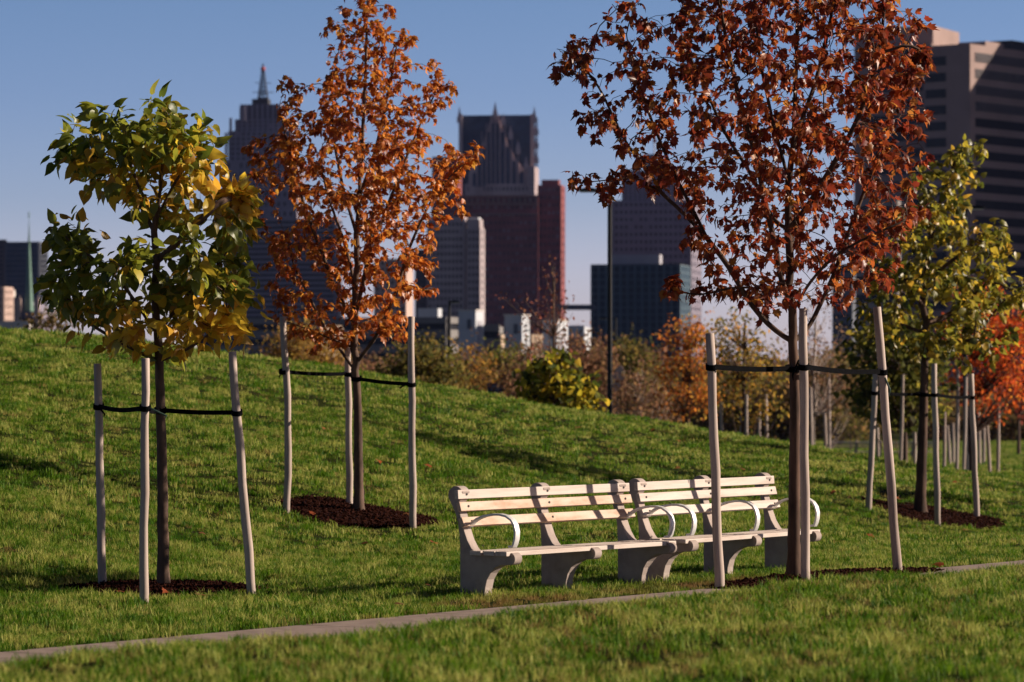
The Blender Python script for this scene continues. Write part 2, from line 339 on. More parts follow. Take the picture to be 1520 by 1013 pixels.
def strap(pts, label, r=.012, rings=(), wide=.017, tails=()):
    root = thing('tie_strap', pts[0], label, 'tie strap', 'black straps tying the trees to their stakes')
    mb = MB()
    for a, b_ in zip(pts[:-1], pts[1:]):
        d = (b_-a); n = Vector((-d.y, d.x, 0)).normalized()*.003; up = Vector((0,0,wide)); segs = 6; vs = []; fs = []
        for i in range(segs+1):
            p = a.lerp(b_, i/segs); p = p-Vector((0,0,.02*math.sin(math.pi*i/segs)*d.length*.6)); vs += [p-n-up, p+n-up, p+n+up, p-n+up]
        for i in range(segs):
            for j in range(4): fs.append((i*4+j, i*4+(j+1)%4, (i+1)*4+(j+1)%4, (i+1)*4+j))
        fs += [(3,2,1,0), tuple(segs*4+j for j in range(4))]; mb.add(vs, fs)
    mb.build('band', 'strap', root)
    for (c, rad) in rings:
        mb = MB(); k = 14; vs = []; fs = []
        for i in range(k):
            a = 2*math.pi*i/k; e = Vector((math.cos(a), math.sin(a), 0)); w = wide*1.15
            tl = Vector((0,0,.012*math.sin(a)))
            vs += [c+e*(rad+.002)-Vector((0,0,w))+tl, c+e*(rad+.008)-Vector((0,0,w))+tl, c+e*(rad+.008)+Vector((0,0,w))+tl, c+e*(rad+.002)+Vector((0,0,w))+tl]
        for i in range(k):
            for j in range(4): fs.append((i*4+j, i*4+(j+1)%4, ((i+1)%k)*4+(j+1)%4, ((i+1)%k)*4+j))
        mb.add(vs, fs); mb.build('loop', 'strap', root)
    for (c, dx, dz, mt) in tails:
        mb = MB(); mb.tube([c, c+Vector((dx*.4,-.03,-dz*.3)), c+Vector((dx,-.04,-dz*.75)), c+Vector((dx*.9,-.04,-dz))], [.007,.008,.008,.004], 6); mb.build('loose_end', mt, root)
def mulch(cx, cy, a, b, rot, label, n=2600, seed=1, hole=None):
    MULCH.append((cx, cy, a, b, rot)); r = np.random.default_rng(seed)
    # low dome
    k, rg = 48, 8; V = []; Fc = []
    def pos(q, th, dz=0):
        w = 1+.05*math.sin(th*5+cx)+.04*math.sin(th*11); X1, Y1 = a*q*w*math.cos(th), b*q*w*math.sin(th)
        return cx+X1*math.cos(rot)-Y1*math.sin(rot), cy+X1*math.sin(rot)+Y1*math.cos(rot)
    for i in range(rg+1):
        for j in range(k):
            x, y = pos(i/rg, 2*math.pi*j/k); V.append((x, y, .045*(1-(i/rg)**2)+.018 if i < rg else -.05))
    V = np.array(V); V[:, 2] += height(V[:, 0], V[:, 1])
    for i in range(rg):
        for j in range(k): Fc.append((i*k+j, i*k+(j+1)%k, (i+1)*k+(j+1)%k, (i+1)*k+j))
    VV = [V]; FF = [np.array(Fc)]; base = len(V)
    q = np.sqrt(r.uniform(0, 1.06, n)); th = r.uniform(0, 2*math.pi, n)
    xy = np.array([pos(a_, b_) for a_, b_ in zip(q, th)]); z = height(xy[:, 0], xy[:, 1])+.045*np.clip(1-q**2, 0, 1)+.022
    for i in range(n):
        l, w, t = r.uniform(.012,.034), r.uniform(.004,.011), .003; an = r.uniform(0, 6.28); tl = r.normal(0, .45); tl2 = r.normal(0, .4)
        M = np.array(Matrix.Rotation(an, 3, 'Z') @ Matrix.Rotation(tl, 3, 'Y') @ Matrix.Rotation(tl2, 3, 'X'))
        c8 = np.array([(sx*l, sy*w, sz*t) for sz in (-1,1) for sx, sy in ((-1,-1),(1,-1),(1,1),(-1,1))])@M.T+np.array([xy[i,0], xy[i,1], z[i]])
        VV.append(c8); FF.append(np.array([(4,5,6,7),(0,1,5,4),(1,2,6,5),(2,3,7,6),(3,0,4,7)])+base); base += 8
    return tag(link('mulch_bed', fastmesh('mulch_bed', np.concatenate(VV), np.concatenate(FF)), 'mulch'), label, 'mulch', kind='stuff')

# ------------------------------------------------------------------ leaves and trees
def fan(half):
    out = half+[(-x, y) for x, y in half[::-1] if x > 1e-6]
    return out
MAPLE = [(0,0),(.13,-.06),(.38,-.07),(.33,.12),(.54,.34),(.37,.42),(.31,.69),(.16,.65),(0,1.0)]
HEART = [(0,0),(.22,-.09),(.42,.05),(.46,.30),(.30,.64),(.12,.86),(0,1.0)]
OVAL = [(0,0),(.28,.25),(.30,.6),(0,1.0)]
def leaf_arrays(pos, direc, norm, size, shape, curl, fold, rng):
    out = fan(shape); n = len(out); P2 = np.array([(0,.34)]+out); nL = len(pos); k = len(P2)
    d = direc/np.linalg.norm(direc, axis=1, keepdims=True); s = np.cross(d, norm); s /= np.linalg.norm(s, axis=1, keepdims=True)+1e-9; nn = np.cross(s, d)
    cu = curl*rng.uniform(.2, 1.6, nL); fo = fold*rng.uniform(-.4, 1.4, nL); tw = rng.normal(0, .25, nL)
    X = P2[:, 0][None, :]*(size*rng.uniform(.65, 1.1, nL))[:, None]; Yv = P2[:, 1][None, :]*size[:, None]
    Zl = (-cu[:, None]*P2[:, 1][None, :]**2+fo[:, None]*np.abs(P2[:, 0])[None, :]-.5*cu[:, None]*(P2[:, 0]**2)[None, :]*3+tw[:, None]*(P2[:, 0]*P2[:, 1])[None, :])*size[:, None]
    Vv = pos[:, None, :]+X[:, :, None]*s[:, None, :]+Yv[:, :, None]*d[:, None, :]+Zl[:, :, None]*nn[:, None, :]
    tri = np.array([(0, i, i % n+1) for i in range(1, n+1)])
    Fc = (tri[None]+(np.arange(nL)*k)[:, None, None]).reshape(-1, 3)
    return Vv.reshape(-1, 3), Fc, k
def grow(trunk, limbs, attr, step, kill, infl, bias, iters=160):
    """space colonisation: twigs grow from the given limbs towards attraction points"""
    pos = []; par = []
    def addpoly(poly, parent):
        prev = parent
        for i in range(len(poly)-1):
            a, b_ = poly[i], poly[i+1]; k = max(1, int((b_-a).length/step))
            for j in range(1, k+1):
                pos.append(a.lerp(b_, j/k)); par.append(prev); prev = len(pos)-1
    pos.append(trunk[0]); par.append(-1); addpoly(trunk, 0)
    for lb in limbs:
        arr = np.array([tuple(p) for p in pos]); i = int(np.argmin(((arr-np.array(lb[0]))**2).sum(1)))
        addpoly([pos[i]]+lb[1:], i)
    # smooth the kinks of the hand-given limbs
    arr = np.array([tuple(p) for p in pos], float)
    for _ in range(3):
        sm = arr.copy(); cnt = np.ones(len(arr)); 
        for i, p_ in enumerate(par):
            if p_ >= 0: sm[i] += arr[p_]; cnt[i] += 1; sm[p_] += arr[i]; cnt[p_] += 1
        new = sm/cnt[:, None]; new[0] = arr[0]; new[:, 2] = arr[:, 2]*.5+new[:, 2]*.5; arr = new
    P_ = arr; par = list(par); A = np.array(attr); base_n = len(P_)
    P_ = list(P_); alive = np.ones(len(A), bool); PA = np.array(P_)
    dmin = np.full(len(A), 1e9); near = np.zeros(len(A), int)
    def upd(start):
        if start >= len(P_): return
        Q = np.array(P_[start:]); d = np.linalg.norm(A[:, None, :]-Q[None], axis=2); j = d.argmin(1); dm = d[np.arange(len(A)), j]
        # prefer attaching to points that lie lower than the attractor
        b2 = dm < dmin; dmin[b2] = dm[b2]; near[b2] = j[b2]+start
    upd(0)
    for it in range(iters):
        alive &= dmin > kill
        act = alive & (dmin < infl)
        if not act.any(): break
        dirs = {}
        for a in np.nonzero(act)[0]:
            v = A[a]-P_[near[a]]; v = v/np.linalg.norm(v); dirs[near[a]] = dirs.get(near[a], 0)+v
        start = len(P_)
        for n_, v in dirs.items():
            v = v+np.array((0,0,bias))*np.linalg.norm(v)
            if par[n_] >= 0:
                pd = P_[n_]-P_[par[n_]]; pd = pd/(np.linalg.norm(pd)+1e-9); v = v/(np.linalg.norm(v)+1e-9)+pd*.45
            v = v/(np.linalg.norm(v)+1e-9)+RNG.normal(0, .12, 3); v /= np.linalg.norm(v)
            P_.append(P_[n_]+v*step); par.append(n_)
        upd(start)
    return np.array(P_), np.array(par)
def make_tree(name, label, Y, trunk, limbs, blobs, leaf, r_base, r_tip=.0028, step=.07, kill=.10, bias=.25, depthf=.95, palette=None, leafsize=.1, per=1.6,
              shape=MAPLE, droop=.5, curl=.35, fold=.25, upn=.8, tipw=2.0, stalk=.7, group=None, mat='leaf', bark='bark', cat='tree', maxr=.012, expo=2.35, flare=1.5, seg0=10, subtree_depth=None):
    rng = np.random.default_rng(int(Y*13+len(blobs)))
    bx, by = trunk[0][0], trunk[0][1]; base = Vector((wx(bx, Y), Y, hz(wx(bx, Y), Y)))
    root = thing(name, base, label, cat, group)
    tp = [base-Vector((0,0,.12))]+[P(a, b_, Y) for a, b_ in trunk[1:]]
    lm = [[P(a, b_, Y)+Vector((0, d, 0)) for a, b_, d in l] for l in limbs]
    cx = np.mean([b_[0] for b_ in blobs]); att = []
    # half-width of the crown per height, to give it depth
    def halfw(py):
        l = [b_[0]-b_[2] for b_ in blobs if abs(py-b_[1]) < b_[3]*1.1]; r_ = [b_[0]+b_[2] for b_ in blobs if abs(py-b_[1]) < b_[3]*1.1]
        return ((min(l)+max(r_))/2, (max(r_)-min(l))/2) if l else (cx, 30)
    for (px, py, rx, ry, n) in blobs:
        for _ in range(n):
            a = rng.uniform(0, 2*math.pi); q = math.sqrt(rng.uniform(0, 1)); x_, y_ = px+rx*q*math.cos(a), py+ry*q*math.sin(a)
            c_, w_ = halfw(y_); t = min(abs(x_-c_)/max(w_, 1), .98); dd = w_/F*Y*depthf*math.sqrt(1-t*t)*rng.uniform(-1, 1)
            p = P(x_, y_, Y); att.append((p.x, Y+dd, p.z))
    P_, par = grow(tp, lm, att, step, kill, 3.0, bias)
    n = len(P_); ch = [[] for _ in range(n)]
    for i, p in enumerate(par):
        if p >= 0: ch[p].append(i)
    rad = np.zeros(n); order = list(range(n))[::-1]
    acc = np.zeros(n)
    for i in sorted(order, key=lambda i: -i):
        rad[i] = r_tip if acc[i] == 0 else acc[i]**(1/expo)
        if par[i] >= 0: acc[par[i]] += rad[i]**expo
    # rescale so the trunk foot has the wanted radius, tips stay thin
    rb = rad[0]; rad = r_tip+(rad-r_tip)*(r_base-r_tip)/(rb-r_tip)
    z0 = base.z; hgt = P_[:, 2]-z0
    cur = 0; Ht = tp[-1].z-z0
    while True:
        rad[cur] = min(rad[cur], r_base*max(.12, 1-.36*min(hgt[cur]/2.2, 1)-.6*max(0, (hgt[cur]-2.2)/Ht)))
        if not ch[cur]: break
        nxt = max(ch[cur], key=lambda k: rad[k]); 
        cur = nxt
    for i in range(n):
        if par[i] >= 0: rad[i] = min(rad[i], rad[par[i]])
    ntr = 1
    rad = rad*(1+(flare-1)*np.exp(-np.maximum(hgt, 0)/.10)*(rad > r_base*.7))
    mb = MB(); stack = [(0, -1)]
    while stack:
        i, p = stack.pop(); chain = [] if p < 0 else [p]; rr = [] if p < 0 else [min(rad[p], rad[i]*1.15)]; cur = i
        while True:
            chain.append(cur); rr.append(rad[cur])
            if not ch[cur]: break
            c_ = sorted(ch[cur], key=lambda k: -rad[k])
            for k in c_[1:]: stack.append((k, cur))
            cur = c_[0]
        if len(chain) > 1:
            seg = seg0 if rr[0] > .03 else (6 if rr[0] > .010 else (4 if rr[0] > .005 else 3))
            mb.tube([Vector(P_[k]) for k in chain], rr, seg, cap=False, wob=.05 if rr[0] > .03 else 0)
    mb.build('trunk', bark, root, smooth=True)
    # leaves
    cand = np.nonzero((rad < maxr) & (par >= 0))[0]; w = np.array([tipw if not ch[i] else 1.0 for i in cand])
    cnt = rng.poisson(per*w); idx = np.repeat(cand, cnt); nl = len(idx)
    pd = P_[idx]-P_[par[idx]]; pd /= np.linalg.norm(pd, axis=1, keepdims=True)+1e-9
    off = rng.normal(0, 1, (nl, 3)); off /= np.linalg.norm(off, axis=1, keepdims=True); out = off*.9+pd*.6; out[:, 2] -= droop*rng.uniform(0, 1.6, nl)
    out /= np.linalg.norm(out, axis=1, keepdims=True); pos = P_[idx]-pd*rng.uniform(0, step, nl)[:, None]+out*(leafsize*rng.uniform(.25, stalk, nl))[:, None]
    d = out+rng.normal(0, .35, (nl, 3)); d[:, 2] -= droop*.9*rng.uniform(.2, 1.3, nl)
    nrm = rng.normal(0, .75, (nl, 3)); nrm[:, 2] += upn
    size = leafsize*rng.uniform(.6, 1.2, nl)
    Vv, Fc, k = leaf_arrays(pos, d, nrm, size, shape, curl, fold, rng)
    col = palette(pos, rng)
    me = fastmesh('crown', Vv, Fc, False, np.repeat(col, k, axis=0)); link('crown', me, mat, root)
    # leaf stalks
    return root
def pal_mix(stops, wts, jit=.18, band=None):
    st = np.array(stops); wts = np.array(wts)/sum(wts)
    def f(pos, rng):
        i = rng.choice(len(st), len(pos), p=wts); c = st[i]*(1+rng.normal(0, jit, (len(pos), 1)))
        return np.clip(c*(1+rng.normal(0, .06, (len(pos), 3))), .003, .9)
    return f

# ---- the four staked young trees
t1 = hit(243, 880); t2 = hit(533, 766); t4 = hit(1365, 766); Y1, Y2, Y4, Y3 = t1.y, t2.y, t4.y, 30.7
print('tree dists', Y1, Y2, Y4)
G3 = 'wooden stakes around the young trees'
mulch(wx(246, Y1), Y1, 150/F*Y1*.98, .62, .02, 'dark bark mulch bed under the young tree with green and yellow leaves', seed=1, n=2800)
mulch(wx(535, Y2), Y2, 122/F*Y2*.98, .92, .0, 'dark round mulch bed under the slender orange tree on the slope', seed=2, n=2200)
mulch(2.55, 31.1, 1.7, .34, math.radians(56), 'dark mulch strip at the path edge under the red-leaved tree', seed=3, n=2600)
mulch(wx(1385, Y4), Y4-.1, 105/F*Y4, 1.05, .0, 'dark round mulch bed under the yellow-green tree on the right', seed=4, n=1800)

s = [stake(152, 874, 145, 540, label='upright wooden stake left of the trunk of the green and yellow tree', group=G3),
     stake(213, 899, 216, 532, label='wooden stake standing just in front of the trunk of the green and yellow tree', group=G3, r=.031),
     stake(374, 884, 344, 522, label='wooden stake leaning left, right of the trunk of the green and yellow tree', group=G3, r=.033)]
tr = Vector((wx(238, Y1), Y1, wz(609, Y1)))
a, b_, c_ = at_py(*s[0], 605), at_py(*s[1], 609), at_py(*s[2], 613)
strap([a, b_, tr, c_], 'black strap tying the green and yellow tree to its three stakes', rings=[(a, .034), (b_, .034), (c_, .035), (tr, .040)], tails=[(b_+Vector((.03,0,0)), .13, .08, 'strap_green'), (a, .05, .08, 'strap')])
s = [stake(424, 762, 419, 470, label='slightly bowed wooden stake left of the slender orange tree', group=G3, bend=.8, r=.036),
     stake(519, 755, 516, 492, label='wooden stake close behind the trunk of the slender orange tree', group=G3, r=.035),
     stake(613, 784, 610, 470, label='wooden stake right of the slender orange tree', group=G3, r=.036)]
tr = Vector((wx(529, Y2), Y2, wz(562, Y2)))
a, b_, c_ = at_py(*s[0], 553), at_py(*s[1], 557), at_py(*s[2], 571)
strap([a, b_, tr, c_], 'black strap tying the slender orange tree to its three stakes', rings=[(a, .037), (b_, .036), (c_, .037), (tr, .05)], wide=.019, tails=[(a, -.04, .07, 'strap'), (c_+Vector((-.05,0,0)), -.07, .05, 'strap')])
s = [stake(1068, 880, 1054, 495, Y=29.75, label='thick wooden stake in front of the far bench, left of the red-leaved tree', group=G3, r=.036),
     stake(1196, 868, 1192, 458, Y=30.45, label='wooden stake standing right against the trunk of the red-leaved tree', group=G3, r=.036),
     stake(1333, 855, 1302, 456, Y=31.9, label='leaning wooden stake right of the red-leaved tree beside the path', group=G3, r=.037)]
tr = Vector((wx(1179, Y3), Y3, wz(547, Y3)))
a, b_, c_ = at_py(*s[0], 545), at_py(*s[1], 547), at_py(*s[2], 552)
strap([a, tr, b_, c_], 'black strap tying the red-leaved tree to its three stakes', rings=[(a, .036), (b_, .036), (c_, .037), (tr, .065)], wide=.020, tails=[(c_, .06, .2, 'strap_green'), (b_+Vector((-.04,0,.05)), -.05, .16, 'strap'), (a, .03, .05, 'strap')])
s = [stake(1289, 757, 1300, 555, label='thin wooden stake leaning right, left of the yellow-green tree', group=G3, r=.042),
     stake(1392, 781, 1386, 540, label='wooden stake in the mulch just right of the trunk of the yellow-green tree', group=G3, r=.042),
     stake(1450, 771, 1441, 555, label='wooden stake at the right edge of the mulch of the yellow-green tree', group=G3, r=.042)]
tr = Vector((wx(1369, Y4), Y4, wz(585, Y4)))
a, b_, c_ = at_py(*s[0], 585), at_py(*s[1], 587), at_py(*s[2], 591)
strap([a, tr, b_, c_], 'black strap tying the yellow-green tree to its stakes', rings=[(a, .044), (b_, .044), (c_, .044), (tr, .085)], wide=.022)

def pal_catalpa(pos, rng):
    z = (pos[:, 2]-1.9)/(wz(150, Y1)-1.9); n = len(pos)
    # each tier of branches: green above, yellow and orange beneath
    tier = np.minimum(np.abs(z-.64), np.abs(z-.04)*1.0)
    y = np.clip(1-tier/.21, 0, 1)*.55+rng.uniform(-.30, .55, n)+.12*np.clip((pos[:, 0]-wx(240, Y1))/.7, 0, 1)
    y = np.where(z < .15, y+.15, y); g = np.array([.065,.095,.010]); g2 = np.array([.23,.24,.022]); ye = np.array([.60,.40,.03]); orr = np.array([.46,.17,.02])
    r_ = rng.uniform(0, 1, n)[:, None]; gr = g*(1-r_)+g2*r_; yo = np.where(r_ > .45, ye, orr*.6+ye*.4)
    yy = np.clip((y-.35)/.3, 0, 1)[:, None]
    return np.clip((gr*(1-yy)+yo*yy)*(1+rng.normal(0, .12, (n, 1))), .004, .9)
make_tree('young_tree', 'young tree with large green leaves turning yellow beneath, tied between stakes on the left', Y1,
    [(243,880),(241,700),(237,560),(233,500),(229,430),(231,350),(239,270),(246,200)],
    [[(236,540,0),(200,520,.1),(160,500,.2),(110,470,.25),(80,440,.25)], [(236,530,0),(280,520,-.1),(320,495,-.2),(360,460,-.3)],
     [(233,500,0),(210,450,-.3),(170,400,-.4),(120,370,-.3),(85,345,-.2)], [(233,490,0),(270,440,.2),(310,400,.3),(345,370,.3)],
     [(230,400,0),(260,370,-.3),(300,330,-.4),(345,300,-.3)], [(231,350,0),(215,310,.1),(180,270,.2),(140,235,.2),(110,215,.2)], [(232,340,0),(250,290,-.1),(280,250,-.3),(300,215,-.2)], [(233,330,0),(200,260,-.3),(190,210,-.3)]],
    [(130,192,42,26,16),(118,232,38,24,14),(190,185,50,30,17),(255,185,48,38,22),(255,158,26,10,6),(300,235,28,30,12),(180,240,60,36,22),(250,250,60,42,24),(165,280,30,22,8),(215,300,55,22,12),
     (345,285,38,20,12),(360,325,22,25,6),(290,325,42,35,14),(320,385,58,40,24),(345,440,45,40,20),(280,440,60,40,22),(100,350,42,18,11),(140,380,60,28,18),(200,400,60,35,18),(88,428,40,24,12),(130,460,48,35,18),(200,465,50,40,18),(265,495,60,25,14),(340,488,36,20,8),(170,510,35,18,8)],
    None, .047, palette=pal_catalpa, leafsize=.098, per=6.8, shape=HEART, droop=.25, curl=.75, fold=.65, upn=1.0, tipw=1.1, stalk=1.3, step=.10, kill=.14, bias=.1, bark='bark_young', maxr=.009, flare=1.35)
make_tree('maple_tree', 'slender maple with bright orange leaves, tied between stakes on the slope', Y2,
    [(533,766),(531,600),(528,540),(527,450),(530,350),(535,250),(541,150),(544,60),(546,-30)],
    [[(527,548,0),(505,520,.1),(482,492,.2),(458,440,.2),(436,400,.2),(420,340,.2)], [(528,545,0),(560,500,-.2),(588,440,-.3),(608,370,-.3),(640,300,-.3),(680,250,-.2),(712,232,-.2)],
     [(527,480,0),(500,430,-.3),(470,350,-.4),(445,280,-.4),(425,200,-.3),(415,150,-.3)], [(529,400,0),(560,340,.3),(590,260,.4),(618,190,.4),(655,115,.3)],
     [(530,350,0),(508,280,.2),(492,200,.3),(492,100,.3)], [(533,300,0),(560,220,-.2),(580,130,-.3),(592,60,-.2)], [(528,515,0),(485,500,-.2),(440,482,-.4),(400,468,-.4)],
     [(528,470,0),(545,400,-.3),(560,300,-.5),(570,200,-.4)], [(529,430,0),(510,360,.4),(480,280,.5),(470,220,.5)]],
    [(545,15,42,40,48),(565,78,58,38,60),(508,65,28,40,24),(530,150,62,45,80),(656,105,18,12,7),(645,150,30,32,22),(600,180,50,40,40),(428,138,20,22,10),(460,190,42,40,32),(390,225,34,18,14),(420,262,56,38,42),
     (520,240,90,60,110),(630,250,60,50,46),(700,238,24,24,13),(672,300,32,32,18),(600,330,60,60,70),(510,340,80,60,100),(425,340,46,50,34),(405,400,22,46,11),(468,420,60,50,56),(560,420,50,50,56),(625,395,22,28,9),
     (632,440,14,8,3),(540,480,60,36,44),(592,480,26,30,14),(450,480,42,32,20),(480,515,32,16,9)],
    None, .053, palette=pal_mix([(.36,.095,.014),(.44,.15,.02),(.22,.05,.012),(.50,.22,.03)], [4,3,2.2,1]), leafsize=.068, per=3.3, droop=.5, curl=.8, fold=.6, upn=1.2, step=.075, kill=.11, bias=.45, bark='bark_young', group='staked maple trees')
make_tree('maple_tree', 'large maple with deep red leaves in front of the far bench', Y3,
    [(1178,866),(1180,600),(1177,480),(1173,400),(1169,300),(1178,200),(1182,100),(1184,0),(1185,-120),(1186,-260)],
    [[(1176,508,0),(1140,482,.1),(1108,442,.1),(1084,395,.1),(1052,355,.1),(1020,320,.1),(985,288,.1),(950,262,.1),(890,268,.1),(845,272,.1)],
     [(985,290,.1),(962,250,.0),(932,220,0),(908,170,0),(885,118,0),(848,85,0)],
     [(1176,455,0),(1158,425,-.1),(1150,370,-.2),(1138,330,-.3),(1118,240,-.4),(1092,150,-.4),(1070,50,-.4),(1060,-40,-.4)],
     [(1170,350,0),(1145,322,.2),(1135,290,.2),(1112,245,.3),(1080,195,.4),(1050,120,.5),(1010,40,.5)],
     [(1182,512,0),(1205,485,.2),(1222,450,.2),(1240,410,.2),(1262,350,.3),(1290,280,.4),(1320,200,.4),(1345,110,.3)],
     [(1170,350,0),(1195,308,-.3),(1230,250,-.4),(1268,180,-.5),(1298,80,-.5),(1310,-30,-.4)],
     [(1177,210,0),(1215,120,.3),(1240,20,.4),(1255,-80,.4)], [(1172,265,0),(1150,180,.2),(1130,80,.3),(1120,-50,.3)], [(1176,430,0),(1090,425,.1),(1040,440,.1),(995,430,.1)],
     [(1176,470,0),(1195,420,-.5),(1230,380,-.8),(1290,350,-.9),(1340,330,-.8)], [(1175,400,0),(1185,330,.6),(1210,240,.9),(1240,140,.9)],[(1050,350,.1),(1000,250,.3),(960,150,.4),(930,50,.4)]],
    [(845,75,34,22,14),(848,112,32,22,13),(880,175,26,28,11),(900,205,32,16,7),(858,272,26,14,8),(905,285,26,14,7),(925,30,45,38,24),(905,70,24,20,6),(1000,80,70,60,56),(940,120,30,50,12),(1080,40,80,70,86),(1180,40,100,90,140),(1290,40,90,80,130),(1340,95,50,60,62),
     (1050,150,80,60,76),(985,180,45,50,24),(1000,262,66,26,34),(950,256,46,18,16),(1100,240,90,70,100),(1200,180,90,90,140),(1300,190,90,80,135),(1270,300,90,80,130),(1170,320,80,70,84),(1060,340,46,55,26),(1025,350,24,30,7),(1090,400,55,40,28),
     (1000,430,18,20,6),(1120,440,50,40,24),(1180,425,60,46,34),(1260,390,80,38,60),(1335,330,46,60,42),(1300,418,36,16,12),(1240,448,28,18,5),(1180,-100,140,100,110),(1050,-60,90,60,40),(1300,-60,80,60,44),(1180,-230,80,60,26)],
    None, .053, palette=pal_mix([(.22,.036,.010),(.14,.020,.009),(.31,.078,.015),(.38,.14,.025),(.08,.020,.009)], [4,3,2.4,.9,1.4]), leafsize=.073, per=1.85, droop=.6, curl=.8, fold=.6, upn=1.1, step=.075, kill=.105, bias=.3, bark='bark', group='staked maple trees', flare=1.45)
make_tree('young_tree', 'young tree with yellow-green leaves in its own mulch bed, right of the red-leaved tree', Y4,
    [(1365,766),(1370,640),(1373,520),(1371,430),(1384,340),(1408,260),(1430,220)],
    [[(1372,480,0),(1410,470,.3),(1450,440,.4),(1490,400,.4)], [(1372,460,0),(1340,420,-.3),(1320,380,-.4)], [(1373,510,0),(1420,510,-.3),(1460,500,-.5)], [(1371,420,0),(1420,380,-.3),(1460,350,-.3)], [(1373,500,0),(1335,480,.3),(1300,470,.4)], [(1384,340,0),(1380,300,.3),(1375,280,.3)]],
    [(1440,215,20,18,12),(1408,250,34,30,26),(1440,258,32,22,13),(1380,300,45,40,34),(1410,330,45,35,28),(1340,350,45,40,30),(1380,400,70,50,70),(1460,350,45,28,28),(1490,390,36,32,26),(1500,440,32,28,18),(1440,430,60,45,48),(1320,430,52,42,40),(1380,490,70,38,50),(1460,500,42,30,22),(1300,490,32,26,14),(1450,545,14,14,4)],
    None, .082, palette=pal_mix([(.17,.15,.016),(.33,.25,.022),(.07,.08,.010),(.50,.31,.03)], [4,3,2.5,1.2]), leafsize=.108, per=5.0, shape=HEART, droop=.45, upn=1.0, tipw=1.3, stalk=1.2, depthf=1.25, curl=.6, fold=.45, step=.12, kill=.17, bias=.15, bark='bark', maxr=.011)

